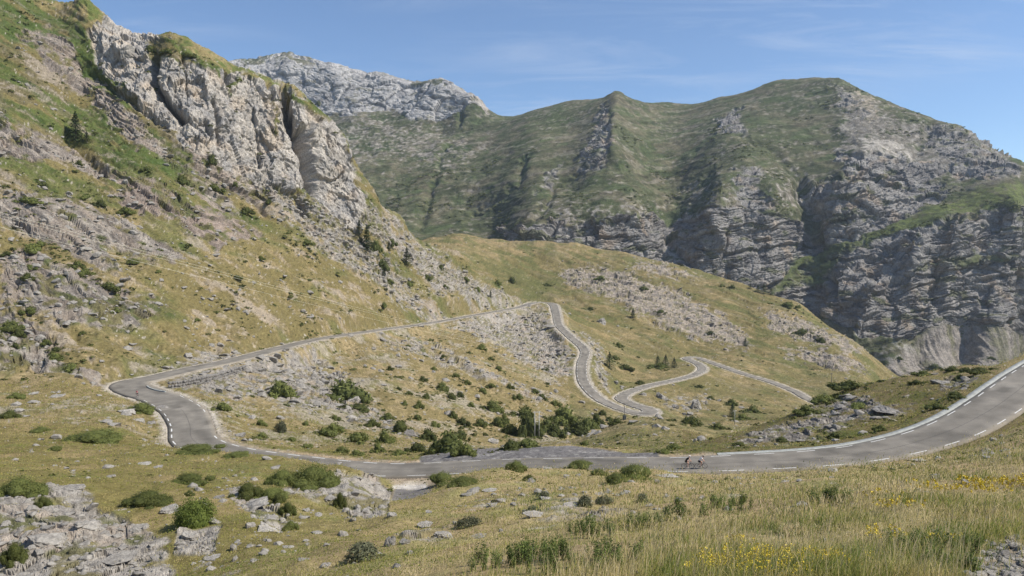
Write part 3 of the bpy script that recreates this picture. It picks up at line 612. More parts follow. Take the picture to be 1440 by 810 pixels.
hole = MX(M([(1195,375),(1245,345),(1290,345),(1275,375),(1220,395)], 5, 880, 1120), M([(1152,400),(1172,395),(1176,425),(1165,440),(1152,425)], 4, 880, 1120), M([(1245,400),(1290,385),(1280,410),(1250,425)], 5, 880, 1120), M([(790,325),(845,318),(870,308),(925,312),(930,335),(870,335)], 4, 950, 1250)*.8, M([(755,318),(800,316),(808,335),(760,338)], 4, 950, 1250)*.8,
   M([(1270,325),(1330,312),(1410,300),(1400,325),(1350,340),(1320,330)], 4, 880, 1120)*.8, M([(1310,400),(1325,400),(1322,430),(1312,425)], 3, 880, 1120)*.7, M([(1375,410),(1395,405),(1392,440),(1378,435)], 3, 880, 1120)*.8,M([(1210,440),(1240,435),(1245,465),(1215,460)], 4, 880, 1120)*.8)
h -= hole * 9
P2F = P + nF * h[:, None]
# colour
nb = fbm(P / 140, 600, 4); nm = fbm(P / 32, 605, 4); nf = fbm(P / 8, 610, 3)
c = mix(np.tile(V3(.078, .086, .044), (len(P), 1)), V3(.132, .12, .075), ss(nm * .7 + nb * .5, -.2, .45)); c = mix(c, V3(.066, .085, .036), ss(fbm(P / V3(60, 60, 40), 615, 4) - nm * .3, .05, .45) * .8)
c = c * (1 + .38 * b3(8, 650) + .25 * b3(3.5, 651))[:, None]; c = mix(c, V3(.24, .21, .175), ss(b3(6, 652) + .5 * nf, .25, .55) * .38)
c = mix(c, mix(np.tile(V3(.20, .178, .15), (len(P), 1)), V3(.31, .285, .25), ss(nf + .6 * w3, 0, .6)), sstep(.35, .65, grey + .5 * nf + .4 * nm) * .8)
c = mix(c, V3(.25, .225, .195), ss(nf + .5 * nm - .3 * nb + .12 * crest, .45, .7) * .45)
white = M([(1215,195),(1260,190),(1300,235),(1270,255),(1220,250)], 8, 1000, 1400); c = mix(c, V3(.40, .365, .315), ss(white + nf * .7, .6, 1.0) * .8)
w_ = M([(1200,125),(1225,140),(1245,160),(1225,172),(1190,150)], 6, 1200, 1600); c = mix(c, V3(.33, .28, .21), ss(w_ + nf * .7, .6, 1.0) * .8)
cc = mix(np.tile(V3(.30, .28, .255), (len(P), 1)), V3(.18, .168, .158), ss(pn(P / V3(18, 18, 45), 620) + .5 * pn(P / 7, 621), -.1, .5)); cc = mix(cc, V3(.36, .28, .20), ss(pn(P / 25, 622), .2, .5) * .6); cc = mix(cc, V3(.12, .125, .06), ss(pn(P / V3(40, 40, 9), 623) + .5 * w3, .25, .5) * .75)
c = mix(c, cc, cl)
lm = mix(np.tile(V3(.40, .385, .365), (len(P), 1)), V3(.27, .26, .25), ss(pn(P / V3(30, 30, 60), 630) + .6 * pn(P / 10, 631), 0, .6)); lm = mix(lm, V3(.44, .38, .31), ss(px, 630, 690) * .6); lm = mix(lm, V3(.115, .11, .055), ss(pn(P / V3(60, 60, 14), 633) + .6 * w3, .35, .55) * .6)
c = mix(c, lm, limeF)
c = mix(c, V3(.105, .125, .04), ledge * ss(nf, -.6, .1) * .9)
sf = mix(np.tile(V3(.27, .24, .205), (len(P), 1)), V3(.14, .135, .075), ss(pn(np.stack([P[:, 0] / 14, P[:, 1] / 120, P[:, 2] / 120], 1), 640) + .4 * nf + ss(px, 1360, 1440) * .3, .0, .45) * .8); sf = mix(sf, V3(.27, .24, .205), ss(pn(np.stack([P[:, 0] / 5, P[:, 1] / 120, P[:, 2] / 120], 1), 641), .1, .5) * .6)
c = mix(c, sf, screeF); 
gs = M([(1200,560),(1225,500),(1265,478),(1285,482),(1250,520),(1235,560)], 6, 820, 1000); c = mix(c, V3(.30, .28, .25), gs * ss(nf + w3, -.2, .3) * .7)
rockF = np.clip(np.maximum.reduce([cl, limeF, screeF * .6, grey * .5]), 0, 1)
c = np.clip(c * (1 + .22 * nf + .12 * w3)[:, None], .01, .6)
FF = quad_faces(FN, FR); isl = limeF[FF].mean(1) > .5
isl = (px[FF].mean(1) < 692) & (D[FF].mean(1) > np.interp(px[FF].mean(1), [300,470,545,620,668,690],[1880,1850,1845,1765,1735,1780]))
for nm_, sel, lb in (('mountain', ~isl, 'broad green mountain with grey cliffs along its foot'), ('mountain', isl, 'pale limestone ridge behind the green mountain')):
    o = mesh_quads(nm_, P2F, FF[sel], mat=terrain_f, attrs=dict(col=c, rock=rockF)); tag(o, lb, 'mountain', kind='structure')
P = px = py = D = None
# ================================================================ roads
asph = None
def asphalt_mat():
    m, nt, b = new_mat('asphalt'); L = nt.links.new
    b.inputs['Roughness'].default_value = .9; b.inputs['Specular IOR Level'].default_value = .25
    n1 = noise_fac(nt, .35, 5, .6); n2 = noise_fac(nt, 14, 4, .7)
    at = nd(nt, 'ShaderNodeAttribute', attribute_name='col')
    a = nd(nt, 'ShaderNodeMapRange', i_From_Min=.3, i_From_Max=.7, i_To_Min=.80, i_To_Max=1.20); L(n1, a.inputs[0])
    c = nd(nt, 'ShaderNodeMapRange', i_From_Min=.3, i_From_Max=.7, i_To_Min=.85, i_To_Max=1.15); L(n2, c.inputs[0])
    mu = nd(nt, 'ShaderNodeMath', operation='MULTIPLY'); L(a.outputs[0], mu.inputs[0]); L(c.outputs[0], mu.inputs[1])
    mx = nd(nt, 'ShaderNodeVectorMath', operation='SCALE'); L(at.outputs['Color'], mx.inputs[0]); L(mu.outputs[0], mx.inputs['Scale']); L(mx.outputs[0], b.inputs['Base Color'])
    bp = nd(nt, 'ShaderNodeBump', i_Distance=.02, i_Strength=.4); L(n2, bp.inputs['Height']); L(bp.outputs[0], b.inputs['Normal'])
    return m
M_ASPH = asphalt_mat()
M_PAINT = plain('road_paint', (.60, .59, .55), .8, .35, 5)
M_CONC = plain('pale_concrete', (.33, .335, .305), .9, .3, 1.5)
rs = catmull(RW, .8); rs[:, 2] = np.interp(np.linspace(0, 1, len(rs)), np.linspace(0, 1, len(RL)), RL[:, 2]) if False else rs[:, 2]
# use the same smoothed line as the terrain
rs = RL.copy()
tan = np.gradient(rs[:, :2], axis=0); tan /= np.linalg.norm(tan, axis=1)[:, None]
for k in range(2):
    tan = np.stack([smooth1(tan[:, 0], 5), smooth1(tan[:, 1], 5)], 1); tan /= np.linalg.norm(tan, axis=1)[:, None]
per = np.stack([-tan[:, 1], tan[:, 0]], 1)        # to the left of travel (travel runs right road -> hairpin -> down valley)
slen = np.r_[0, np.cumsum(np.linalg.norm(np.diff(rs[:, :3], axis=0), axis=1))]
def across(off, dz=0.0, rows=slice(None)):
    r = rs[rows]; return np.c_[r[:, :2] + per[rows] * np.asarray(off).reshape(-1, 1), r[:, 2] + dz]
hw = rs[:, 3]
us = np.linspace(-1, 1, 9)
G = np.stack([across(hw * u, .05 + .05 * (1 - u * u)) for u in us], 1)      # rows x 9 x 3
wob = pn(np.c_[slen / 9, np.zeros(len(slen)), np.zeros(len(slen))], 700)
G[:, 0, :2] += per * (wob * .18)[:, None]; G[:, -1, :2] += per * (pn(np.c_[slen / 7, slen * 0, slen * 0 + 9], 701) * .18)[:, None]
skirt = 0.5
G = np.concatenate([G[:, :1] - [0, 0, skirt], G, G[:, -1:] - [0, 0, skirt]], 1)
nr_, nc_ = G.shape[:2]
cc = np.zeros((nr_, nc_, 3)); tone = np.interp(rs[:, 4], [0, 9, 12, 14, 18, 45, 60], [1, 1, .93, .95, 1.0, 1.12, 1.15])
cc[:] = np.array([.194, .175, .145]) * tone[:, None, None]
wheel = np.exp(-((np.abs(np.r_[-1, us, 1]) - .5) / .2) ** 2); cc *= (1 - .10 * wheel)[None, :, None]
pw = np.c_[slen / 6, slen * 0, slen * 0]
patchy = np.stack([pn(np.c_[slen / 11, np.full(len(slen), u_ * 1.7), slen * 0], 705) for u_ in np.r_[-1, us, 1]], 1); cc *= (1 + .16 * np.round(patchy * 3) / 2)[:, :, None]
cell = np.random.default_rng(12).uniform(size=(int(slen[-1] / 4) + 2, 4)); ui = np.clip((np.r_[-1, us, 1] + 1) * 2, 0, 3.99).astype(int); cv_ = cell[(slen / 4).astype(int)][:, ui]; cc *= np.where(cv_ < .10, .72, np.where(cv_ > .95, 1.18, 1))[:, :, None]
edge_d = np.abs(np.r_[-1, us, 1]) > .95; cc[:, edge_d] = cc[:, edge_d] * .5 + np.array([.30, .26, .2]) * .5
road = mesh_quads('road', G.reshape(-1, 3), quad_faces(nr_, nc_)[:, ::-1], mat=M_ASPH, attrs=dict(col=cc.reshape(-1, 3)))
tag(road, 'grey asphalt mountain road winding through hairpin bends', 'road', kind='structure')
# painted edge dashes, 3 m long with 3.5 m gaps, on the near part; short ones round the hairpin
def strip(s0, s1, offs, wid, dz=.006):
    ss_ = np.linspace(s0, s1, 5); i = np.interp(ss_, slen, np.arange(len(slen)))
    f = lambda v: np.interp(i, np.arange(len(v)), v)
    x, y, z, h_ = f(rs[:, 0]), f(rs[:, 1]), f(rs[:, 2]), f(rs[:, 3]); pxx, pyy = f(per[:, 0]), f(per[:, 1])
    o = offs * (h_ - .55)
    V = []
    for s in (-wid / 2, wid / 2):
        u = (o + s) / h_; V.append(np.c_[x + pxx * (o + s), y + pyy * (o + s), z + .05 + .05 * (1 - u * u) + dz])
    return np.stack(V, 1)
VV, QQ = [], []
def add_strip(G):
    b = sum(len(v) for v in VV); VV.append(G.reshape(-1, 3)); n = len(G)
    for k in range(n - 1): QQ.append((b + 2 * k, b + 2 * k + 1, b + 2 * k + 3, b + 2 * k + 2))
s_at = lambda i: float(np.interp(i, rs[:, 4], slen))
s = 3.0
while s < s_at(19):
    short = s_at(12.6) < s < s_at(17.6)
    for sd in (-1, 1):
        if short and sd == -1 and s > s_at(16.2): continue
        add_strip(strip(s, s + (2.6 if short else 3.0), sd, .17 if not short else .24))
    s += 5.2 if short else 6.5
s = s_at(27)
while s < s_at(52):                                 # far lower bends: worn edge dashes
    for sd in (-1, 1): add_strip(strip(s, s + 2.6, sd, .22))
    s += 6.0
V2, Q2 = VV, QQ; VV, QQ = [], []
s = 6.0
while s < s_at(18):
    i_ = np.interp(s, slen, np.arange(len(slen))); add_strip(strip(s, s + 2.02, .06 + .10 * float(pn(np.array([[s / 17, 3.3, 0]]), 707)[0]), .07, .004)); s += 2.0
seam = mesh_np('road_seam', np.concatenate(VV), np.array(QQ)[:, ::-1].ravel(), np.arange(len(QQ)) * 4, mat=plain('tar_seam', (.06, .056, .052), .7, .2, 3), smooth=False); tag(seam, 'dark tar seam along the middle of the road', 'road seam', kind='structure')
VV, QQ = V2, Q2
mk = mesh_np('road_marking', np.concatenate(VV), np.array(QQ)[:, ::-1].ravel(), np.arange(len(QQ)) * 4, mat=M_PAINT, smooth=False); mk['kind'] = 'structure'
tag(mk, 'white painted dashes along both edges of the road', 'road marking')
# pale concrete gutter along the outer edge of the lower road, from the viewpoint's far side
def ribbon(name, i0, i1, o0, o1, z0, z1, mat, th=.4):
    k = np.where((rs[:, 4] >= i0) & (rs[:, 4] <= i1))[0]
    h_ = hw[k]; a = across((h_ + o0) if o0 >= 0 else (-h_ + o0), 0, k); b_ = across((h_ + o1) if o1 >= 0 else (-h_ + o1), 0, k)
    m_ = (a + b_) / 2; a[:, 2] += z0; b_[:, 2] += z1; m_[:, 2] += min(z0, z1) - .04
    al, bl = a - [0, 0, th], b_ - [0, 0, th]
    g = np.stack([al, a, m_, b_, bl], 1)
    return mesh_quads(name, g.reshape(-1, 3), quad_faces(len(k), 5), mat=mat)
k0 = (rs[:, 4] >= 0.5) & (rs[:, 4] <= 9.6)
SIDE = -1 if (across(-hw, 0)[k0, 1].mean() > across(hw, 0)[k0, 1].mean()) else 1      # the valley side of the lower road
gut = ribbon('gutter', .5, 9.55, .02 * SIDE, 1.05 * SIDE, .05, .065, M_CONC)
tag(gut, 'pale concrete gutter strip along the outer edge of the lower road', 'gutter', kind='structure')
# low kerb on the inside of the hairpin island
def tube_wall(name, pts, wid, ht, mat, seed=0, step=.6):
    p = catmull(np.asarray(pts, float), step); t = np.gradient(p[:, :2], axis=0); t /= np.linalg.norm(t, axis=1)[:, None] + 1e-9
    q = np.stack([-t[:, 1], t[:, 0]], 1)
    prof = [(-.5, -.4), (-.5, .93), (-.38, 1), (.38, 1), (.5, .93), (.5, -.4)]
    g = np.stack([np.c_[p[:, :2] + q * (a * wid), p[:, 2] + b * ht] for a, b in prof], 1)
    g = g + RNG.normal(0, .015, g.shape)
    n = len(p); F_ = list(quad_faces(n, 6)); V = g.reshape(-1, 3)
    loops = np.concatenate([np.array(F_).ravel(), np.arange(6), (n - 1) * 6 + np.arange(5, -1, -1)]); starts = np.r_[np.arange(len(F_)) * 4, len(F_) * 4, len(F_) * 4 + 6]
    return mesh_np(name, V, loops, starts, mat=mat, smooth=False)

# ================================================================ finding the ground under a pixel
bpy.context.view_layer.update(); DG = bpy.context.evaluated_depsgraph_get()
GROUNDS = ground_objs + [road, gut] + [o for o in COL.objects if o.name.startswith('mountain')]
def _cast(org, d):
    best = None
    for o in GROUNDS:
        ok, loc, n, _ = o.ray_cast(org, d, distance=5000)
        if ok and (best is None or (loc - org).length < best[3]): best = (np.array(loc), np.array(n), o, (loc - org).length)
    return best[:3] if best else (None, None, None)
def hit(x, y):
    a, t = ray(x, y); return _cast(Vector((0, 0, 0)), Vector((float(a), 1, -float(t))).normalized())
def drop(x, y):
    return _cast(Vector((x, y, 600)), Vector((0, 0, -1)))
# ================================================================ plants
def leaf_mat(name, c1, c2, trans=.25, rnd=.35):
    m, nt, b = new_mat(name); L = nt.links.new; b.inputs['Roughness'].default_value = .75; b.inputs['Specular IOR Level'].default_value = .15
    at = nd(nt, 'ShaderNodeAttribute', attribute_name='tone'); oi = nd(nt, 'ShaderNodeObjectInfo')
    mx = nd(nt, 'ShaderNodeMix', data_type='RGBA'); mx.inputs[6].default_value = (*c1, 1); mx.inputs[7].default_value = (*c2, 1); L(at.outputs['Fac'], mx.inputs['Factor'])
    mr = nd(nt, 'ShaderNodeMapRange', i_To_Min=1 - rnd, i_To_Max=1 + rnd); L(oi.outputs['Random'], mr.inputs[0])
    sc = nd(nt, 'ShaderNodeVectorMath', operation='SCALE'); L(mx.outputs[2], sc.inputs[0]); L(mr.outputs[0], sc.inputs['Scale']); L(sc.outputs[0], b.inputs['Base Color'])
    tr = nd(nt, 'ShaderNodeBsdfTranslucent'); L(sc.outputs[0], tr.inputs['Color'])
    ms = nd(nt, 'ShaderNodeMixShader'); ms.inputs[0].default_value = trans; L(b.outputs[0], ms.inputs[1]); L(tr.outputs[0], ms.inputs[2])
    o = [n for n in nt.nodes if n.type == 'OUTPUT_MATERIAL'][0]; L(ms.outputs[0], o.inputs[0])
    return m
M_BUSH = leaf_mat('juniper_leaf', (.062, .078, .021), (.19, .20, .06))
M_GREY = leaf_mat('grey_leaf', (.085, .095, .05), (.19, .19, .115))
M_CONI = leaf_mat('conifer_needle', (.020, .034, .013), (.060, .080, .028), .1)
M_DARK = leaf_mat('dark_leaf', (.052, .066, .020), (.155, .168, .052))
M_BARK = plain('bark', (.10, .075, .055), .9, .3, 9, bump=.02)
def quads_at(c, n_, size, rng, aspect=.55):
    """leaf quads with centres c, normals n_"""
    k = len(c); r = rng.normal(size=(k, 3)); u = np.cross(n_, r); u /= np.linalg.norm(u, axis=1)[:, None] + 1e-9; v = np.cross(n_, u)
    s = (size * rng.uniform(.6, 1.3, k))[:, None]; u = u * s; v = v * s * aspect
    return np.stack([c - u, c - v * .9, c + u, c + v * .9], 1).reshape(-1, 3)
def lumps(rng, n, flat):
    a = rng.uniform(0, 6.283, n); r = np.sqrt(rng.uniform(0, 1, n)) * .85
    c = np.c_[np.cos(a) * r, np.sin(a) * r, rng.uniform(.12, .5, n) * (1.1 - r)]
    return c, rng.uniform(.18, .44, n) * (1.1 - .3 * r)
def bush_mesh(name, seed, n_leaf, size, nl=9, mat=M_BUSH, core=True):
    rng = np.random.default_rng(seed); c, r = lumps(rng, nl, 1)
    c = np.r_[c, [[0, 0, .42]]]; r = np.r_[r, .5]
    if nl == 0: c = np.array([[0, 0, .40], [.12, .1, .36], [-.14, -.05, .38], [.05, -.14, .34]]); r = np.array([.48, .42, .42, .40])
    i = rng.choice(len(c), n_leaf, p=r ** 2 / (r ** 2).sum()); d = rng.normal(size=(n_leaf, 3)); d /= np.linalg.norm(d, axis=1)[:, None]; d[:, 2] = np.where(d[:, 2] < -.35, -d[:, 2], d[:, 2])
    rad = r[i] * rng.uniform(.80, 1.10, n_leaf) * (1 + .25 * np.sin(d[:, 0] * 7 + seed) * np.sin(d[:, 1] * 6 + d[:, 2] * 5))
    p = c[i] + d * rad[:, None]; p[:, 2] = np.maximum(p[:, 2], .0)
    nn = d + rng.normal(0, .55, d.shape); nn /= np.linalg.norm(nn, axis=1)[:, None]
    V = quads_at(p, nn, size, rng); tone = np.repeat(np.clip(.5 + rng.normal(0, .28, n_leaf) + .3 * pn(p * 3, seed), 0, 1), 4)
    Qd = np.arange(len(V)).reshape(-1, 4)
    if core:
        bm = bmesh.new()
        for cc_, rr_ in zip(c, r):
            m_ = Matrix.Translation(cc_) @ Matrix.Scale(rr_ * .84, 4)
            bmesh.ops.create_icosphere(bm, subdivisions=2, radius=1, matrix=m_)
        cv = np.array([v.co for v in bm.verts]); cv += .05 * np.stack([pn(cv * 9, 1), pn(cv * 9, 2), pn(cv * 9, 3)], 1); cv[:, 2] = np.maximum(cv[:, 2], -.05)
        cf = np.array([[v.index for v in f.verts] for f in bm.faces]); bm.free()
        lp = np.r_[Qd.ravel(), (cf + len(V)).ravel()]; st_ = np.r_[np.arange(len(Qd)) * 4, len(Qd) * 4 + np.arange(len(cf)) * 3]
        V = np.r_[V, cv]; tone = np.r_[tone, np.full(len(cv), .3)]
    else: lp = Qd.ravel(); st_ = np.arange(len(Qd)) * 4
    o = mesh_np(name, V, lp, st_, mat=mat, attrs=dict(tone=tone), smooth=False)
    me = o.data; bpy.data.objects.remove(o); return me
FAR_B = [bush_mesh('shrub_mesh', 10 + k, 700, .085, 7 + k) for k in range(4)]
FAR_D = [bush_mesh('shrub_mesh', 30 + k, 700, .085, 7 + k, M_DARK) for k in range(3)]
NEAR_B = [bush_mesh('shrub_mesh', 50 + k, 9000, .026, 14 + 3 * k) for k in range(3)]
M_DOME = leaf_mat('bright_leaf', (.075, .105, .020), (.205, .24, .058), .25, .05)
DOME_B = [bush_mesh('shrub_mesh', 91, 9000, .024, 0, M_DOME)]
GREY_B = [bush_mesh('shrub_mesh', 70 + k, 2600, .06, 10, M_GREY, False) for k in range(2)]

used_label = {}
def settle(label, group):
    """things nothing tells apart share the label, and then also the group"""
    used_label.setdefault(label, group); return used_label[label]
LAND = []       # landmarks for the place phrase: name, x, y
def thing_mesh(name, me, loc, rot=(0, 0, 0), sc=(1, 1, 1), label=None, cat=None, group=None):
    o = bpy.data.objects.new(name, me); COL.objects.link(o); o.location = loc; o.rotation_euler = rot; o.scale = sc
    return tag(o, label, cat, group)
BUSH = [ # x, base y, width, height, kind, label
 (273,739,60,42,'o','large round bright green bush on the lower slope, the most domed one'),
 (205,709,62,20,'n','flat green juniper behind the rock block by the round bush'),
 (22,697,66,28,'n','green bush on the upper edge of the big pale outcrop'), (58,712,22,16,'n','small green bush on the edge of the big pale outcrop'),
 (438,684,72,32,'n','large dark green bush above the tilted rock outcrop beside the road'), (395,681,54,22,'n','broad green bush joined to the large dark bush above the outcrop'),
 (345,699,46,22,'n','green bush on top of the dark cracked ledge'), (380,703,50,18,'n','low green bush behind the dark cracked ledge'),
 (390,708,30,15,'n','small green bush at the end of the dark cracked ledge'), (408,745,24,14,'n','small round green bush below the long white slab'),
 (404,722,26,18,'n','yellow green bush between the cracked ledge and the white slab'), (478,713,20,24,'n','upright green bush growing in the tilted rock outcrop'),
 (265,680,50,12,'n','flat dark green mat of juniper uphill of the round bush'), (266,697,16,8,'n','tiny green bush just uphill of the round bush'),
 (128,622,80,14,'n','long flat mat of juniper in the middle of the green turf'), (55,608,30,7,'n','thin dark juniper mat on the turf by the hill foot'),
 (196,580,42,15,'n','green juniper beside the hairpin bend'), (12,588,26,13,'n','green juniper at the foot of the left hill'),(20,560,24,9,'n','low juniper at the hill foot above the turf'),
 (276,636,62,8,'n','flat green juniper on the road edge below the hairpin'), (330,643,44,6,'n','flat green juniper on the crest in front of the road'), (75,633,24,5,'n','thin juniper mat beside the long mat on the turf'),
 (18,790,40,30,'n','yellow green bush below the big pale slab'),
 (622,679,44,15,'n','green juniper on the crest above the gravel patch'), (650,684,46,15,'n','pale green juniper just behind the crest juniper'),
 (726,662,36,15,'n','bushy green juniper on the crest cutting into the road'), (744,676,20,9,'n','small green juniper beside a pale rock below the road'),
 (818,657,44,8,'n','flat green juniper mat on the crest below the road'), (896,673,64,20,'n','large dark green juniper on the crest below the cyclists'), (866,680,34,16,'n','dark juniper lobe with a rock at its side below the cyclists'), (844,669,28,9,'n','small green juniper between two larger ones on the crest'),
 (823,713,32,17,'g','grey green tussock among pale stones below the road'), (851,709,28,13,'g','dull green tussock beside the grey green one'), (904,707,28,13,'g','grey green tussock among pale stones below the large juniper'),
 (508,789,66,24,'g','long grey green tussock bank beside pale boulders'), (660,741,44,14,'g','grey green tussock on the stony slope'), (765,700,24,9,'g','small tussock among flat stones'), (750,722,30,8,'g','low dull tussock by a flat pale rock'),
 (391,558,42,30,'f','dark green bush on pale scree, alone below the climbing road'), (482,562,60,34,'d','largest dark bush on the scree slope, wrapped round a rock'), (512,567,20,12,'d','small dark bush at the side of the largest scree bush'), (505,577,44,8,'f','low green strip beneath the largest scree bush'),
 (310,576,30,13,'f','green bush inside the hairpin near the road edge'), (395,609,22,18,'g','grey bush on the slope inside the hairpin'), (368,616,24,10,'f','low green bush near the road edge inside the hairpin'), (365,598,16,10,'f',0),(430,598,14,7,'f',0),
 (455,613,34,14,'f',0),(468,607,26,16,'f',0),(500,622,40,18,'f',0),(523,600,24,14,'f',0),(563,608,32,22,'f','bright green bush above the dark hollow behind the road'),(540,622,28,22,'f',0),(531,636,24,17,'f',0),(601,618,28,20,'d',0),(632,634,46,36,'d','largest green bush at the back of the road by the gravel lay-by'),(655,640,38,20,'f',0),
 (612,632,20,16,'d',0),(648,618,26,18,'d',0),(500,640,22,9,'f',0),(514,564,15,9,'f',0),(569,570,11,9,'f',0),(589,574,16,14,'f',0),(586,590,18,9,'f',0),(636,587,14,13,'f',0),(610,600,18,10,'f',0),(692,578,32,20,'f','broad green bush beside the small gully across the slope'),(718,632,28,18,'d','dark bush at the head of the gravel lay-by'),
 (741,629,40,13,'d','dark bush behind the gravel lay-by by the twin pole'),(621,549,20,15,'f',0),(634,560,18,10,'f',0),(646,558,12,10,'f',0),(663,572,13,9,'f',0),(637,588,14,13,'f',0),(709,594,14,18,'f',0),(738,588,42,20,'f',0),(742,614,44,44,'d','tall dark thicket behind the twin pole'),(770,606,30,24,'d',0),(795,594,46,30,'f','broad green thicket in the ravine above the dark rocks'),(812,610,40,22,'d',0),
 (839,597,28,20,'f',0),(700,600,30,18,'f',0),(675,600,24,14,'f',0),(650,598,26,14,'d',0),(585,635,30,14,'d',0),(560,640,24,10,'f',0),(480,636,26,10,'f',0),(720,612,28,20,'f',0),(780,612,34,22,'d',0),(826,603,30,20,'d',0),(868,596,20,10,'f',0),(690,545,14,8,'f',0),(545,590,22,12,'f',0),(470,590,16,8,'f',0),(430,630,20,7,'f',0),(410,620,16,7,'f',0),(858,592,14,8,'d',0),(848,584,16,10,'f',0),(823,627,14,9,'f','small dark bush alone on the grassy hump'),(762,562,15,11,'f',0),(678,552,16,9,'f',0),(678,492,17,11,'f','small dark bush on the scree just below the climbing road'),(623,503,11,6,'f',0),(690,506,12,6,'f',0),(700,520,14,7,'f',0),(716,546,14,8,'f',0),
 (575,555,12,7,'f',0),(600,560,14,9,'f',0),(560,548,10,6,'f',0),(548,520,12,7,'f',0),(594,535,14,8,'f',0),(610,520,10,6,'f',0),(640,530,14,7,'f',0),(656,540,14,8,'f',0),(730,560,16,8,'f',0),(752,552,12,7,'f',0),(780,570,16,9,'f',0),
 (55,347,26,12,'f',0),(44,354,34,16,'f',0),(8,359,18,8,'f',0),(40,378,18,8,'f',0),(37,393,18,13,'f',0),(107,376,28,12,'f',0),(118,387,26,13,'f',0),(150,408,38,15,'f','broad green bush on the upper edge of the lower rock slab'),(41,440,24,12,'f',0),(163,438,14,8,'f',0),(14,463,30,16,'f','dark green bush between the two lower rock bands'),(25,474,20,14,'f',0),(20,489,16,10,'f',0),(64,484,20,9,'f',0),(75,507,30,14,'f','green bush at the foot of the lowest rock band'),(100,520,22,12,'f',0),(77,496,18,11,'f',0),
 (185,370,20,9,'f',0),(223,383,11,5,'f',0),(116,470,13,6,'f',0),(276,451,9,5,'f',0),(120,280,22,10,'f',0),(60,262,24,10,'f',0),(140,290,20,12,'d',0),(35,285,40,12,'f',0),(175,300,26,12,'f',0),(205,240,16,9,'d',0),(110,232,16,9,'f',0),(255,258,22,16,'d','dark shrub at the foot of the limestone cliff'),(297,230,18,18,'d','tall dark shrub under the limestone cliff'),
 (330,262,20,10,'f',0),(300,268,26,12,'f',0),(345,300,24,12,'f','green shrub at the end of the brown rock band'),(378,286,14,8,'f',0),(430,344,24,9,'f',0),(332,392,14,7,'f',0),(366,365,14,7,'f',0),(540,432,12,9,'f','small dark bush on the slope above the climbing road'),(548,398,14,8,'f',0),(575,402,14,8,'f',0),(600,392,14,8,'f',0),(625,405,12,7,'f',0),(550,345,18,12,'d',0),(528,352,20,20,'d',0),(536,378,26,18,'d',0),(620,378,14,8,'f',0),(655,395,14,8,'f',0),(700,400,14,9,'f',0),(720,398,12,12,'d',0),(672,410,14,9,'f',0),
 (210,72,20,12,'f',0),(235,75,28,10,'f',0),(262,80,24,9,'f',0),(385,186,8,12,'f',0),(448,148,10,8,'f',0),
 (1200,548,60,12,'f','long dark juniper on the crest of the rocky knoll'),(1162,565,40,10,'f',0),(1135,580,34,10,'f',0),(1380,524,36,8,'f','dark juniper mat on the knoll crest near the road'),(1290,541,24,7,'f',0),(1350,532,16,7,'f',0),(1210,573,28,9,'f',0),(1175,616,26,11,'f',0),(1240,606,22,10,'f',0),(1320,575,30,10,'f',0),(1345,558,30,9,'f',0),(1100,620,20,7,'f',0),(1040,627,20,6,'f',0),
 (950,632,24,9,'f',0),(935,637,22,6,'f',0),(975,597,40,14,'f','green patch of shrubs on the side of the grassy hump'),(1010,603,24,10,'f',0),(1060,580,30,12,'f',0),(1030,570,18,12,'f','bushy dark shrub in the hollow behind the grassy hump'),(1045,590,22,10,'f',0),(1000,562,14,7,'f',0),
 (865,505,16,7,'f',0),(900,540,16,7,'f',0),(870,487,16,7,'f',0),(930,518,30,8,'f',0),(985,545,14,5,'f',0),(880,520,26,10,'f',0),(1130,470,26,10,'d','dark shrub on the rocky shoulder of the meadow hill'),(1155,482,16,10,'d',0),(1110,432,30,8,'f',0),(845,393,20,7,'f',0),(905,407,16,6,'d',0),(930,440,16,6,'d',0),(1000,470,14,6,'f',0),
 (1015,403,9,5,'d',0),(1030,405,10,6,'d',0),(770,402,12,5,'f',0),(830,436,12,6,'f',0),(1300,528,26,9,'d',0),(1315,519,16,10,'d',0),(1340,522,22,9,'d',0),(1360,523,18,8,'d',0),(1395,505,12,5,'d',0),(1265,505,12,5,'d',0),
]
MARKS = [('the climbing road', 560, 462), ('the hairpin bend', 230, 560), ('the limestone cliff', 380, 240), ('the lower rock bands on the hill', 100, 400), ('the upper rock bands on the hill', 150, 270), ('the gravel lay-by', 690, 632), ('the twin pole', 760, 600), ('the descending road bends', 840, 520),
         ('the lone dark bush on scree', 391, 558), ('the small gully across the slope', 655, 530), ('the rocky knoll', 1150, 600), ('the meadow outcrops', 930, 420), ('the pale ridge scree', 610, 370), ('the grassy hump', 930, 610), ('the scree fan under the mountain', 1320, 500), ('the cliff top turf', 240, 60), ('the dark hollow behind the road', 560, 625), ('the scree beside the road bend', 720, 480), ('the far lower bend', 970, 520)]
def place(x, y):
    d = [((x - a) ** 2 + ((y - b) * 1.4) ** 2, n, b) for n, a, b in MARKS]; _, n, b = min(d)
    w = 'just above' if y < b - 12 else ('just below' if y > b + 12 else 'beside')
    return w + ' ' + n
rngp = random.Random(5); halo = []
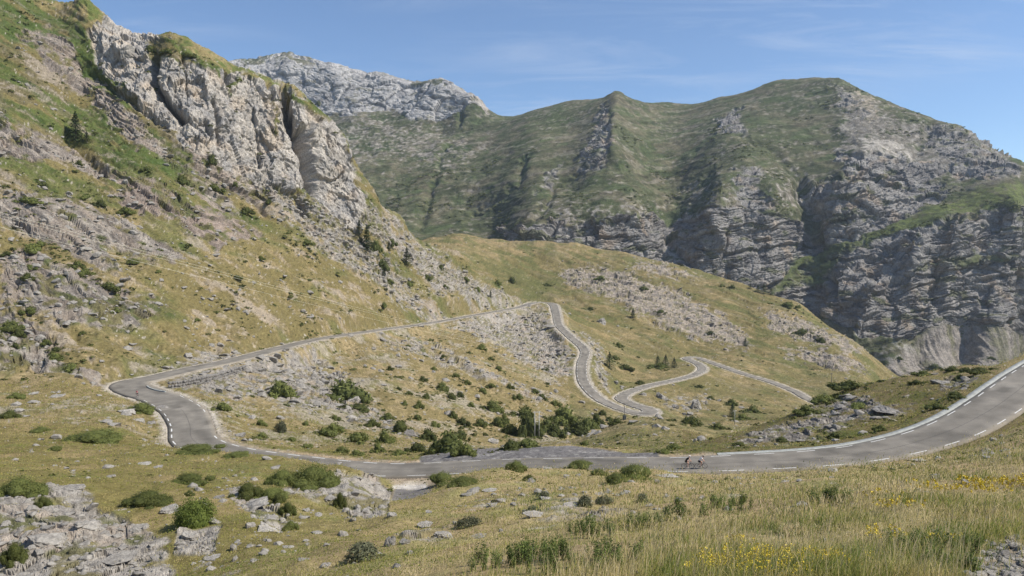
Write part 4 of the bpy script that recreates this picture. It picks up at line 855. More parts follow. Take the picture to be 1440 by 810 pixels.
for x, y, w, hgt, kd, lab in BUSH:
    loc, n, ob = hit(x, y)
    if loc is None: continue
    d = loc[1]; W_ = w * d / F; H_ = hgt * d / F / .95
    if kd == 'o': W_ *= 1.62; H_ *= 1.12
    me = rngp.choice({'n': NEAR_B, 'f': FAR_B, 'd': FAR_D, 'g': GREY_B, 'o': DOME_B}[kd])
    if not lab:
        sz = 'tiny' if w < 13 else 'small' if w < 22 else 'mid-sized'
        sh = 'flat' if hgt < w * .42 else 'rounded'
        lab = f"{sz} {sh} {'dark' if kd == 'd' else 'green'} bush {place(x, y)}"
        grp = settle(lab, 'bushes ' + place(x, y)); 
    else: grp = 'bushes on the slopes'
    if hgt < w * .3: H_ *= 1.2
    o = thing_mesh('bush', me, loc + (np.array([0, W_ * .12, -H_ * .10]) if kd != 'o' else np.array([0, W_ * .04, -H_ * .22])), (0, 0, rngp.uniform(0, 6.28)), (W_ / 1.8, W_ / 1.8 * (1 if kd == 'o' else rngp.uniform(.7, 1.25)), H_ / .95 * (.85 if kd in 'fd' else 1.0)), lab, 'bush', grp)
    if kd in 'fd':
        for _k in range(12):
            a_ = rngp.uniform(0, 6.283); q_ = rngp.uniform(.5, 1.9) * W_ * .5; halo.append((loc[0] + math.cos(a_) * q_, loc[1] + math.sin(a_) * q_, W_ * rngp.uniform(.05, .16)))
# ---- conifers
def conifer(seed, n=2600, broad=.27):
    rng = np.random.default_rng(seed); z = np.sort(rng.uniform(.06, 1, n)) ** 1.0; lev = np.round(z * 17) / 17
    env = broad * (1 - lev) ** .85 * (1 + .25 * np.sin(lev * 40 + seed)) + .012
    a = rng.integers(0, 7, n) * .9 + lev * 23 + rng.normal(0, .16, n); r = env * np.sqrt(rng.uniform(.02, 1, n)) * np.where(rng.uniform(size=n) < .1, 1.25, 1)
    p = np.c_[np.cos(a) * r, np.sin(a) * r, lev - r * .35 + rng.normal(0, .008, n)]
    nn = np.c_[np.cos(a) * .3, np.sin(a) * .3, np.ones(n)] + rng.normal(0, .4, (n, 3)); nn /= np.linalg.norm(nn, axis=1)[:, None]
    V = quads_at(p, nn, .032, rng, .4); o = mesh_np('crown', V, np.arange(len(V)), np.arange(n) * 4, mat=M_CONI, attrs=dict(tone=np.repeat(np.clip(rng.normal(.5, .28, n), 0, 1), 4)), smooth=False)
    me = o.data; bpy.data.objects.remove(o); return me
CROWN = [conifer(1), conifer(2, 2600, .36), conifer(5, 2600, .48)]
def trunk_mesh():
    bm = bmesh.new(); bmesh.ops.create_cone(bm, cap_ends=True, segments=8, radius1=.026, radius2=.006, depth=.92, matrix=Matrix.Translation((0, 0, .44)))
    for k in range(14):
        z = .12 + k * .055; a = k * 2.4; ln = .16 * (1 - z)
        m_ = Matrix.Translation((math.cos(a) * ln / 2, math.sin(a) * ln / 2, z)) @ Matrix.Rotation(a, 4, 'Z') @ Matrix.Rotation(R(95), 4, 'Y')
        bmesh.ops.create_cone(bm, cap_ends=True, segments=5, radius1=.006, radius2=.002, depth=ln, matrix=m_)
    me = bpy.data.meshes.new('trunk'); bm.to_mesh(me); bm.free(); me.materials.append(M_BARK); return me
TRUNK = trunk_mesh()
TREES = [(107,197,40,1,'dark conifer standing alone on the left hill above a dark overhang'), (122,200,16,2,'small bushy conifer behind the lone dark conifer'), (516,352,36,0,'tall dark conifer at the foot of the limestone cliff'), (505,330,20,1,'short conifer against the limestone cliff face'), (572,373,26,1,'dark conifer alone on the pale ridge scree'), (547,352,14,1,'small conifer between two larger ones on the pale ridge scree'),
  (857,518,24,2,'broad dark conifer beside the descending road'), (925,514,15,2,'first of three small conifers in the meadow, nearest the descending road'), (936,514,16,2,'middle of three small conifers in the meadow'), (948,517,15,2,'last of three small conifers in the meadow, nearest the far bend'), (890,447,14,1,'single small tree on the meadow hill below the big outcrop'), (1048,487,12,2,'small tree at the end of the big meadow outcrop'),
  (1066,411,12,2,'first tree of the row on the meadow hill crest under the cliffs'), (1074,413,15,2,'tallest tree of the row on the meadow hill crest under the cliffs'), (1084,415,11,2,'last tree of the row on the meadow hill crest under the cliffs'), (1030,586,20,1,'thin tree in the hollow between the grassy hump and the knoll'), (690,418,10,1,'small tree on the pale ridge scree near the road bend'), (1055,406,8,2,'smallest tree on the meadow hill crest under the cliffs')]
for x, y, hp, k, lab in TREES:
    loc, n, _ = hit(x, y)
    if loc is None: continue
    Hh = hp * loc[1] / F
    t = bpy.data.objects.new('conifer_tree', None); COL.objects.link(t); t.location = loc - np.array([0, 0, .03 * Hh]); t.scale = (Hh,) * 3; t.rotation_euler = (0, 0, rngp.uniform(0, 6)); t.empty_display_size = .2
    tag(t, lab, 'tree', 'conifers scattered over the slopes')
    for nm, me in (('trunk', TRUNK), ('crown', CROWN[k])):
        c_ = bpy.data.objects.new(nm, me); COL.objects.link(c_); c_.parent = t

# ================================================================ rocks
def rock_mat(name, c1, c2):
    m, nt, b = new_mat(name); L = nt.links.new; b.inputs['Roughness'].default_value = .95; b.inputs['Specular IOR Level'].default_value = .1
    f1 = noise_fac(nt, 2.2, 8, .7); f2 = noise_fac(nt, 9, 5, .7); oi = nd(nt, 'ShaderNodeObjectInfo')
    mr = nd(nt, 'ShaderNodeMapRange', i_From_Min=.35, i_From_Max=.65); L(f1, mr.inputs[0])
    mx = nd(nt, 'ShaderNodeMix', data_type='RGBA'); mx.inputs[6].default_value = (*c1, 1); mx.inputs[7].default_value = (*c2, 1); L(mr.outputs[0], mx.inputs['Factor'])
    k = nd(nt, 'ShaderNodeMapRange', i_To_Min=.8, i_To_Max=1.12); L(oi.outputs['Random'], k.inputs[0])
    k2 = nd(nt, 'ShaderNodeMapRange', i_From_Min=.3, i_From_Max=.7, i_To_Min=.75, i_To_Max=1.2); L(f2, k2.inputs[0])
    mu = nd(nt, 'ShaderNodeMath', operation='MULTIPLY'); L(k.outputs[0], mu.inputs[0]); L(k2.outputs[0], mu.inputs[1])
    sc = nd(nt, 'ShaderNodeVectorMath', operation='SCALE'); L(mx.outputs[2], sc.inputs[0]); L(mu.outputs[0], sc.inputs['Scale']); L(sc.outputs[0], b.inputs['Base Color'])
    bp = nd(nt, 'ShaderNodeBump', i_Distance=.06, i_Strength=.8); L(f2, bp.inputs['Height']); L(bp.outputs[0], b.inputs['Normal']); return m
M_ROCK = rock_mat('limestone_rock', (.22, .203, .18), (.40, .37, .32)); M_ROCKG = rock_mat('grey_rock', (.17, .158, .145), (.29, .27, .24))
def rock_mesh(seed, sub=3, flat=1.0, mat=None):
    bm = bmesh.new(); bmesh.ops.create_icosphere(bm, subdivisions=sub, radius=1); v = np.array([x.co for x in bm.verts]); f = np.array([[q.index for q in p.verts] for p in bm.faces]); bm.free()
    u = v.copy(); rng = np.random.default_rng(seed)
    if flat < .9: u = u / np.abs(v).max(1)[:, None] ** .8; u *= np.array([1, .8, 1])
    for k in range(14):     # cut flat faces
        n = rng.normal(size=3); n /= np.linalg.norm(n); c = rng.uniform(.34, .74); s = u @ n; u -= np.outer(np.maximum(s - c, 0) * .97, n)
    u /= np.abs(u).max(0)
    u += v * (.09 * facet(u * V3(2.4, 2.4, 4.5) + seed, seed, .35)[:, None] + .07 * facet(u * V3(5, 5, 9) + seed, seed + 1, .2)[:, None] + .03 * pn(u * 5 + seed, seed)[:, None])
    u[:, 2] *= flat
    me = bpy.data.meshes.new('rock_mesh'); me.from_pydata(u.tolist(), [], f.tolist()); me.materials.append(mat or M_ROCK)
    return me, u, f
RK = [rock_mesh(k, 4)[0] for k in range(5)]; RKG = [rock_mesh(20 + k, 4, mat=M_ROCKG)[0] for k in range(3)]
SLAB = [rock_mesh(40 + k, 4, .38)[0] for k in range(4)]
ROCKS = [ # x, base y, w, h, kind, tilt deg, label
 (58,768,74,24,'s',6,'long pale slab with a dark overhang in the big outcrop'), (232,726,40,20,'r',0,'square pale rock block beside the round green bush'), (25,700,24,8,'s',4,'small flat slab on the upper edge of the big outcrop'), (95,690,36,9,'s',5,'flat pale slab at the top of the big outcrop'),(120,745,44,16,'s',12,'pale rock slab in the middle of the big outcrop'),(190,748,30,12,'s',8,0),(170,790,50,10,'s',3,0),
 (352,716,58,16,'s',-24,'dark cracked ledge of rock tilting downhill'), (376,750,46,12,'s',22,'long white slab leaning below the cracked ledge'), (328,778,16,18,'r',0,'upright pale rock below the round green bush'), (331,790,12,10,'r',0,0),(300,788,24,8,'s',0,0),(350,745,22,14,'r',0,'grey rock beside the long white slab'),(268,762,36,18,'r',0,'broken pale rocks under the round green bush'),(296,740,30,14,'r',0,0),(250,775,20,10,'r',0,0),(458,770,14,9,'r',0,0),(405,772,22,7,'s',3,0),(430,770,12,9,'r',0,0),(426,790,22,7,'s',0,'flat ochre stone in the dry turf'),
 (495,735,14,10,'r',0,'small grey rock at the foot of the tilted outcrop'),(553,728,18,9,'r',0,'ochre rock below the gravel patch'),(598,744,24,13,'s',14,'pale tilted rock in the centre of the lower slope'),(603,723,15,6,'r',0,0),(618,760,36,16,'r',0,'big pale grey boulder cluster on the lower slope'),(548,775,22,26,'r',0,'tall grey boulder beside the tussock bank'),(568,768,24,12,'r',0,'pale boulder beside the tall grey boulder'),(530,783,30,14,'s',24,'leaning pale slab at the end of the tussock bank'),(458,800,20,10,'r',0,0),(505,748,10,6,'r',0,0),(575,782,16,9,'r',0,0),(557,800,20,9,'g',0,0),(675,758,24,8,'s',4,0),(640,738,12,6,'r',0,0),
 (745,680,20,8,'g',0,'grey rock beside the small juniper below the road'),(705,709,28,12,'s',16,'pale wedge of rock on the stony slope'),(722,712,16,8,'r',0,0),(797,674,18,10,'r',0,0),(812,671,12,6,'r',0,0),(690,692,24,5,'s',2,0),(660,698,26,5,'s',2,0),(672,690,18,7,'r',0,0),(768,703,22,6,'s',3,0),(800,715,34,9,'s',6,'pale flat rock under the grey green tussock'),(752,728,34,9,'s',10,'flat pale rock on the stony slope'),(738,724,14,10,'g',0,0),(850,722,14,7,'r',0,0),(880,696,18,6,'r',0,0),(938,700,14,6,'r',0,0),(955,707,16,9,'r',0,0),(988,703,12,9,'r',0,'white rock in the grass below the cyclists'),(1030,690,14,6,'g',0,0),(925,680,12,7,'g',0,'dark grey rock beside the large juniper'),(805,688,16,5,'s',0,0),(770,660,20,4,'s',0,0),(725,705,10,6,'r',0,0),(705,748,12,5,'r',0,0),(790,690,12,4,'s',0,0),(940,672,40,4,'s',0,0),
 (1296,651,34,7,'s',4,'white flat rock on the grass edge of the road'),(1322,646,18,6,'r',0,0),(1400,620,14,5,'r',0,0),(1420,643,12,4,'r',0,0),(1390,645,16,4,'r',0,0),(1412,790,40,16,'g',0,'grey shattered rock in the bare corner of the meadow'),(1370,780,14,10,'r',0,0),(1430,770,24,9,'r',0,0),(1395,800,26,12,'r',0,0),(1438,800,26,14,'g',0,0),
 (982,582,24,26,'r',12,'large grey boulder above the grassy hump'),(972,586,14,10,'r',0,0),(930,563,20,13,'r',0,'pale boulder above the lower hairpin'),(950,576,14,9,'r',0,0),(962,585,10,6,'r',0,0),(905,558,14,7,'r',0,0),(846,458,20,13,'r',20,'grey boulder alone in the meadow above the road bend'),(849,538,11,9,'r',0,'white boulder beside the descending road'),(843,533,12,8,'r',0,0),(838,494,14,6,'r',0,0),(865,540,10,6,'r',0,0),(775,463,20,9,'s',14,'pale slab at the edge of the road below the top bend'),(750,480,14,9,'r',0,0),(788,500,12,7,'r',0,0),(875,548,8,4,'r',0,0),(920,455,7,4,'r',0,'small white boulder below the big meadow outcrop'),(1000,452,7,4,'r',0,0),(868,460,6,4,'r',0,0),
 (175,583,34,12,'s',3,'large flat pale rock on the turf below the hairpin'),(193,594,22,9,'s',6,'flat pale rock beside the largest turf rock'),(210,598,18,8,'g',0,0),(228,576,18,8,'g',0,'grey rock at the road edge by the hairpin'),(75,560,26,6,'s',3,0),(200,654,26,3,'s',0,0),(222,658,16,3,'s',0,0),(152,672,16,4,'s',0,0),(47,555,16,4,'s',0,0),
 (495,590,18,8,'r',0,0),(500,568,24,16,'r',0,'pale rock inside the largest scree bush'),(577,618,22,18,'g',0,'grey rock standing in the dark hollow behind the road'),(695,627,24,14,'r',0,'pale heap of rock at the head of the gravel lay-by'),(622,577,8,5,'r',0,0),(1091,627,8,5,'r',0,0),(845,627,9,6,'r',0,'white rock at the back edge of the lay-by'),(1020,587,9,5,'r',0,0),
 (1330,541,36,11,'s',4,'layered grey rock on top of the knoll'),(1250,580,50,9,'g',3,'long dark ledge of rock across the knoll'),(1182,576,22,8,'g',0,0),(1195,558,24,6,'s',2,0),(1318,527,10,4,'r',0,0),
 (178,78,22,20,'r',0,'bulging round block sticking out of the limestone cliff'),
]
for x, y, w, hg, kd, tilt, lab in ROCKS:
    loc, n, _ = hit(x, y - hg * .25)
    if loc is None: continue
    d = loc[1]; W_ = w * d / F; H_ = hg * d / F
    me = rngp.choice({'r': RK, 's': SLAB, 'g': RKG}[kd]); zf = H_ / (.76 if kd == 's' else 1.7)
    if not lab:
        lab = f"{'tiny' if w < 11 else 'small' if w < 20 else 'mid-sized'} {'flat pale stone' if kd == 's' else 'dark grey rock' if kd == 'g' else 'pale rock'} {place2(x, y) if False else ''}"
        MK = [('in the big outcrop', 120, 740), ('below the round bush', 300, 770), ('in the turf near the tussock bank', 470, 780), ('on the lower slope', 620, 740), ('on the stony slope below the road', 770, 695), ('on the grass below the cyclists', 950, 690), ('on the grass edge of the road', 1390, 630), ('in the bare corner of the meadow', 1410, 790), ('by the large grey boulder', 960, 575), ('beside the descending road', 830, 500), ('by the meadow outcrops', 930, 440), ('on the turf below the hairpin', 150, 590), ('on the turf uphill of the round bush', 200, 660), ('behind the road by the lay-by', 800, 625), ('on the scree inside the hairpin', 480, 580), ('on the rocky knoll', 1200, 585)]
        lab = lab.strip() + ' ' + min(((x - a) ** 2 + (1.5 * (y - b)) ** 2, q) for q, a, b in MK)[1]
        grp = settle(lab, lab.split(' ', 1)[1])
    else: grp = 'rocks lying on the slopes'
    thing_mesh('rock', me, loc + np.array([0, W_ * .1, H_ * -.02]), (rngp.uniform(-.1, .1), R(tilt), rngp.uniform(-.35, .35) if kd == 's' else rngp.uniform(0, 6.28)), (W_ / 2, W_ / 2 * .8, zf), lab, 'rock', grp)
# ---- loose stones and low heath, far too many to count
prep = {}
def scatter_mesh(name, protoV, protoF, pos, scl, mat, attrs=None, seed=0, flat=(1, 1)):
    rng = np.random.default_rng(seed); n = len(pos); a = rng.uniform(0, 6.283, n); pick = rng.integers(0, len(protoV), n); VV, FF_, T = [], [], []; base = 0
    for k in range(len(protoV)):
        ix = np.where(pick == k)[0]
        if not len(ix): continue
        v = protoV[k]; ca, sa = np.cos(a[ix])[:, None], np.sin(a[ix])[:, None]
        s = scl[ix][:, None]; fx_ = rng.uniform(.8, 1.25, len(ix))[:, None]; fz = rng.uniform(*flat, len(ix))[:, None]
        X = (v[None, :, 0] * ca - v[None, :, 1] * sa) * s * fx_; Y = (v[None, :, 0] * sa + v[None, :, 1] * ca) * s; Z = v[None, :, 2] * s * fz
        V = np.stack([X, Y, Z], -1) + pos[ix][:, None]
        VV.append(V.reshape(-1, 3)); f = protoF[k][None] + (np.arange(len(ix)) * len(v))[:, None, None] + base; FF_.append(f.reshape(-1, protoF[k].shape[1])); base += len(ix) * len(v)
        if attrs is not None: T.append((attrs[k][None] + rng.normal(0, .18, len(ix))[:, None]).ravel())
    V = np.concatenate(VV); Fc = np.concatenate(FF_); m = Fc.shape[1]
    return mesh_np(name, V, Fc.ravel(), np.arange(len(Fc)) * m, mat=mat, smooth=False, attrs=None if attrs is None else dict(tone=np.clip(np.concatenate(T), 0, 1)))
pyg, pxg, Dg = project(P2)[1], project(P2)[0], P2[:, 1]
inside = (pxg > -40) & (pxg < 1480) & (pyg > -20) & (pyg < 830)
offroad = (rd_d > rd_h + 1.2) & (lot < .3)
small = [rock_mesh(60 + k, 2) for k in range(5)]
wgt = 0 * corner + inside * offroad * (1 - patch) * (1 - .7 * kn) * (np.clip(D_near / 35, .05, 1)) * (.02 + .9 * scree + .5 * outcrop + .25 * strata * (D_near > 10) + .05 * lime + .25 * (pn(P2 / 9, 801) > .28) * (D_near < 420)) * np.where((D_near < 100), .7, 1) * np.where(fgm * (D_near < 45) > .4, .25, 1)
wgt = wgt + corner * wgt.max() * .35
ix = RNG.choice(len(P2), 9000, p=wgt / wgt.sum())
sz = (.10 + .55 * RNG.pareto(2.6, len(ix)).clip(0, 3) ** 1.0) * np.clip(D_near[ix] / 170, .22, 1.5)
o = scatter_mesh('loose_stones', [s_[1] for s_ in small], [s_[2] for s_ in small], P2[ix] + np.c_[0 * sz, 0 * sz, sz * .12], np.clip(np.minimum(sz, D_near[ix] * .0075), .03, 1.6), M_ROCK, seed=3, flat=(.35, .8))
tag(o, 'loose pale stones and scree strewn over the slopes', 'stones', kind='stuff')
# heath: low dark green tufts
def tuft(seed, n=26):
    rng = np.random.default_rng(seed); d = rng.normal(size=(n, 3)); d /= np.linalg.norm(d, axis=1)[:, None]; d[:, 2] = np.abs(d[:, 2]); p = d * np.array([1, 1, .55]) * rng.uniform(.6, 1, (n, 1))
    nn = d + rng.normal(0, .4, d.shape); nn /= np.linalg.norm(nn, axis=1)[:, None]
    return quads_at(p, nn, .34, rng, .7), np.arange(n * 4).reshape(-1, 4), np.repeat(np.clip(rng.normal(.5, .25, n), 0, 1), 4)
TF = [tuft(k) for k in range(6)]
wv = inside * offroad * (D_near > 60) * (D_near < 900) * (1 - np.clip(rock, 0, .85)) * (sstep(.05, .5, fbm(P2 / 26, 811, 3) + .5 * pn(P2 / 6, 812)) + .10) * np.where(mead > .5, .35, 1) * np.where(lf > .3, .3, 1)
ix = RNG.choice(len(P2), 5000, p=wv / wv.sum()); sz = np.minimum(np.clip((.25 + .5 * RNG.pareto(3, len(ix))) * np.clip(D_near[ix] / 230, .4, 2), .15, 2.0), D_near[ix] / 190)
hp_, hs_ = [], []
for x_, y_, z_ in halo:
    g_, _, _ = drop(x_, y_)
    if g_ is not None and np.sqrt(((RL[:, :2] - g_[:2]) ** 2).sum(1)).min() > 6.5: hp_.append(g_); hs_.append(min(z_, g_[1] / 190))
pos_h = np.concatenate([P2[ix] - np.c_[0 * sz, 0 * sz, sz * .1], np.array(hp_)]); sz = np.r_[sz, hs_]
o = scatter_mesh('heath', [t[0] for t in TF], [t[1] for t in TF], pos_h, sz, M_BUSH, attrs=[t[2] for t in TF], seed=4, flat=(.6, 1.1))
tag(o, 'low green heath tufts covering the slopes', 'heath', kind='stuff')
# far mountain scrub is in the ground colour; dwarf heath on its ledges
wv = (1 - rockF) * (P2F[:, 1] < 1500) * sstep(.1, .5, fbm(P2F / 60, 821, 3)); qx, qy = project(P2F); wv = wv * (qx > 450) * (qx < 1470) * (qy < 560)
ix = RNG.choice(len(P2F), 2500, p=wv / wv.sum()); sz = RNG.uniform(1.2, 4.2, len(ix)) * P2F[ix, 1] / 1300
o = scatter_mesh('mountain_scrub', [t[0] for t in TF], [t[1] for t in TF], P2F[ix], sz, M_DARK, attrs=[t[2] for t in TF], seed=5, flat=(.5, .9))
tag(o, 'dark scrub dotted over the green mountain', 'scrub', kind='stuff')

# ================================================================ grass of the near slope
def blades(name, pos, ht, wd, lean, tone, mat, seed):
    rng = np.random.default_rng(seed); n = len(pos); a = rng.uniform(0, 6.283, n); u = np.c_[np.cos(a), np.sin(a), 0 * a]; b = rng.uniform(0, 6.283, n); l = np.c_[np.cos(b), np.sin(b), 0 * b] * (lean * ht)[:, None]
    l[:, 0] += .12 * ht
    up = np.array([0, 0, 1.]); w = u * wd[:, None]
    p1 = pos + up * (ht * .5)[:, None] + l * .3; p2 = pos + up * ht[:, None] * (1 - .25 * lean[:, None]) + l
    V = np.stack([pos - w, pos + w, p1 + w * .75, p1 - w * .75, p2], 1).reshape(-1, 3); i = np.arange(n)[:, None] * 5
    lp = np.concatenate([i + [0, 1, 2, 3], i + [3, 2, 4]], 1).ravel(); st_ = (np.arange(n)[:, None] * 7 + [0, 4]).ravel()
    return mesh_np(name, V, lp, st_, mat=mat, attrs=dict(tone=np.repeat(tone, 5)), smooth=False)
def grass_mat(name, stops):
    m, nt, b = new_mat(name); L = nt.links.new; b.inputs['Roughness'].default_value = .7; b.inputs['Specular IOR Level'].default_value = .2
    at = nd(nt, 'ShaderNodeAttribute', attribute_name='tone'); cr = nd(nt, 'ShaderNodeValToRGB'); L(at.outputs['Fac'], cr.inputs[0])
    e = cr.color_ramp.elements; e[0].position, e[0].color = stops[0][0], (*stops[0][1], 1); e[1].position, e[1].color = stops[-1][0], (*stops[-1][1], 1)
    for p, c_ in stops[1:-1]: x = e.new(p); x.color = (*c_, 1)
    L(cr.outputs[0], b.inputs['Base Color']); ge = nd(nt, 'ShaderNodeNewGeometry'); va = nd(nt, 'ShaderNodeVectorMath', operation='MULTIPLY_ADD'); va.inputs[1].default_value = (.45, .45, .45); va.inputs[2].default_value = (.1, -.1, .8); L(ge.outputs['Normal'], va.inputs[0]); vn = nd(nt, 'ShaderNodeVectorMath', operation='NORMALIZE'); L(va.outputs[0], vn.inputs[0]); L(vn.outputs[0], b.inputs['Normal']); tr = nd(nt, 'ShaderNodeBsdfTranslucent'); L(cr.outputs[0], tr.inputs['Color'])
    ms = nd(nt, 'ShaderNodeMixShader'); ms.inputs[0].default_value = .42; L(b.outputs[0], ms.inputs[1]); L(tr.outputs[0], ms.inputs[2]); L(ms.outputs[0], [n for n in nt.nodes if n.type == 'OUTPUT_MATERIAL'][0].inputs[0]); return m
M_GRASS = grass_mat('dry_grass', [(0, (.11, .165, .030)), (.35, (.29, .285, .062)), (.65, (.50, .40, .17)), (1, (.68, .56, .34))])
gw = (1 - patch) * (1 - .96 * corner) * inside * (D_near > 6.5) * (D_near < 92) * (1 - sstep(70, 86, D_near) * .8) * offroad * (1 - .92 * outcrop) * (1 - patch) * (1 - patch2 * .9) * (.10 + .9 * sstep(260, 900, pxg + (pyg - 640) * 1.2)) * np.clip(1.25 - .55 * (pn(P2 / 3.5, 831) < -.15), 0, 2)
NB = 150000
ix = RNG.choice(len(P2), NB, p=gw / gw.sum()); pos = P2[ix] + np.c_[RNG.normal(0, .012, (NB, 1)) * D_near[ix][:, None], RNG.normal(0, .02, (NB, 1)) * D_near[ix][:, None], np.zeros((NB, 1))]
dd = D_near[ix]; tall = sstep(-.3, .4, fbm(P2 / 4, 833, 3))[ix]
gtone = np.clip(.47 + .8 * fbm(P2 / 4, 835, 3)[ix] + .5 * pn(P2 / 1.1, 836)[ix] + RNG.normal(0, .18, NB) , 0, 1)
ht = (.08 + .18 * tall) * RNG.uniform(.5, 1.5, NB) * np.where(RNG.uniform(size=NB) < .03, 1.8, 1) * np.clip(.35 + .65 * sstep(500, 950, pxg[ix]), .3, 1)
wd_ = np.maximum(.0045, dd * .00042) * RNG.uniform(.6, 1.3, NB)
o = blades('grass', pos, ht, wd_, RNG.uniform(.1, .8, NB), gtone, M_GRASS, 9); tag(o, 'dry straw and green grass on the near slope', 'grass', kind='stuff')
# tall seed stalks standing above the rest
gs_ = gw * (D_near < 40) * sstep(700, 1000, pxg + (pyg - 640))
ix = RNG.choice(len(P2), 2600, p=gs_ / gs_.sum()); n = len(ix); hs2 = RNG.uniform(.4, .85, n)
o = blades('seed_stalks', P2[ix], hs2, np.maximum(.0022, D_near[ix] * .00030), RNG.uniform(.05, .45, n), RNG.uniform(.75, 1, n), M_GRASS, 12); tag(o, 'tall dry seed stalks above the meadow grass', 'grass stalks', kind='stuff')
# short tussocks over the rest of the near turf
gw2 = inside * (D_near > 20) * (D_near < 190) * offroad * (1 - outcrop) * (1 - patch) * (1 - patch2) * (1 - sstep(600, 1000, pxg + (pyg - 640)) * (D_near < 90))
ix = RNG.choice(len(P2), 90000, p=gw2 / gw2.sum()); dd = D_near[ix]; n = len(ix)
o = blades('turf', P2[ix] + RNG.normal(0, 1, (n, 3)) * (dd * .004)[:, None] * [1, 1, 0], (.03 + .0009 * dd) * RNG.uniform(.5, 1.4, n), dd * .0007 * RNG.uniform(.6, 1.3, n), RNG.uniform(.2, .9, n), np.clip(.36 + .5 * fbm(P2 / 7, 841, 3)[ix] + RNG.normal(0, .07, n), 0, 1), M_GRASS, 10); tag(o, 'short tussocky turf between the stones', 'turf', kind='stuff')
# leafy weeds and yellow flowers
def spot(x, y, rad_px, n, seed):
    rng = np.random.default_rng(seed); loc, nn, _ = hit(x, y); out = []
    if loc is None: return np.zeros((0, 3))
    r_ = rad_px * loc[1] / F
    for k in range(n):
        a, q = rng.uniform(0, 6.283), math.sqrt(rng.uniform())
        h_, _, ob = drop(loc[0] + math.cos(a) * r_ * q, loc[1] + math.sin(a) * r_ * q * 2.2)
        if h_ is not None and ob.name.startswith('ground'): out.append(h_)
    return np.array(out).reshape(-1, 3)
M_YEL = plain('yellow_petal', (.62, .47, .03), .6, .2, 4)
M_WEED = leaf_mat('weed_leaf', (.060, .088, .022), (.17, .205, .056), .35)
fp = np.concatenate([spot(x, y, r_, n, 100 + i) for i, (x, y, r_, n) in enumerate([(1050,804,70,130),(1110,798,50,80),(990,808,30,22),(1180,800,40,24),(1400,684,34,80),(1430,680,28,60),(1360,690,40,50),(1270,712,30,30),(1240,700,24,10),(1310,690,30,20),(1250,760,22,26),(1320,770,16,22),(1035,770,20,12)])])
rng = np.random.default_rng(77); PS, NS = [], []
stem_p = fp + np.c_[rng.normal(0, .05, (len(fp), 2)), 0 * fp[:, 0]]; sh_ = rng.uniform(.14, .36, len(fp))
for p, h_ in zip(stem_p, sh_):
    k = rng.integers(10, 22); PS.append(p + np.c_[rng.normal(0, .028, (k, 2)) , h_ * rng.uniform(.62, 1.05, k)])
PS = np.concatenate(PS); NS = rng.normal(size=PS.shape); NS /= np.linalg.norm(NS, axis=1)[:, None]
V = quads_at(PS, NS, np.maximum(.013, PS[:, 1] * .0013), rng, .8)
o = mesh_np('wildflowers', V, np.arange(len(V)), np.arange(len(PS)) * 4, mat=M_YEL, smooth=False); tag(o, 'yellow wildflowers in the tall grass', 'wildflowers', kind='stuff')
st_loc, _, _ = hit(1116, 752)
rng2 = np.random.default_rng(5); n = 900; a_ = rng2.uniform(0, 6.283, n); q_ = np.sqrt(rng2.uniform(0, 1, n)) * .34
o = blades('straw_clump', st_loc + np.c_[np.cos(a_) * q_, np.sin(a_) * q_, 0 * a_ - .02], rng2.uniform(.2, .42, n), np.full(n, .006), rng2.uniform(.3, .9, n), rng2.uniform(.8, 1, n), M_GRASS, 13); tag(o, 'round clump of pale dead straw in the green meadow', 'straw clump')
def weed_mesh(seed):
    rng = np.random.default_rng(seed); P_, N_ = [], []
    for s_i in range(5):
        a = rng.uniform(0, 6.283); le = rng.uniform(.05, .35); H_ = rng.uniform(.6, 1)
        for z in np.linspace(.08, 1, 16):
            for k in range(2):
                b = rng.uniform(0, 6.283); ce = np.array([math.cos(a) * le * z + math.cos(b) * .10, math.sin(a) * le * z + math.sin(b) * .10, z * H_]); P_.append(ce); N_.append([math.cos(b) * .5, math.sin(b) * .5, .9])
    P_ = np.array(P_); N_ = np.array(N_) + rng.normal(0, .25, (len(P_), 3)); N_ /= np.linalg.norm(N_, axis=1)[:, None]
    V = quads_at(P_, N_, .085, rng, .38); o = mesh_np('weed', V, np.arange(len(V)), np.arange(len(P_)) * 4, mat=M_WEED, attrs=dict(tone=np.repeat(np.clip(rng.normal(.5, .25, len(P_)), 0, 1), 4)), smooth=False); me = o.data; bpy.data.objects.remove(o); return me
WD = [weed_mesh(k) for k in range(4)]
WL = [(760,790,70,26,'leafy green weed in the thick clump at the bottom of the meadow'), (860,795,60,20,'leafy green weed in the clump of grey leaves at the bottom of the meadow'), (830,750,46,14,'leafy weed in the tall line of plants across the meadow'), (900,745,40,14,'leafy weed in the tall line of plants across the meadow'), (960,728,40,12,'dark leafy weed beside the pale straw clump'), (1030,715,40,12,'dark leafy weed beside the pale straw clump'), (1165,712,40,10,'low dark weed in the middle of the grass'), (1300,775,60,20,'green leafy weed around the yellow flower spikes near the bare corner'), (1330,800,40,10,'green leafy weed around the yellow flower spikes near the bare corner'), (680,800,40,8,'leafy green weed in the thick clump at the bottom of the meadow')]
for i, (x, y, r_, n, lab) in enumerate(WL):
    for p in spot(x, y, r_ * .75, int(n * 1.5), 300 + i):
        s_w = rngp.uniform(.24, .50) * np.clip(p[1] / 14, .7, 1.5); thing_mesh('weed', rngp.choice(WD), p, (0, 0, rngp.uniform(0, 6.28)), (s_w * .9, s_w * .9, s_w), lab, 'weed', settle(lab, lab + 's'))
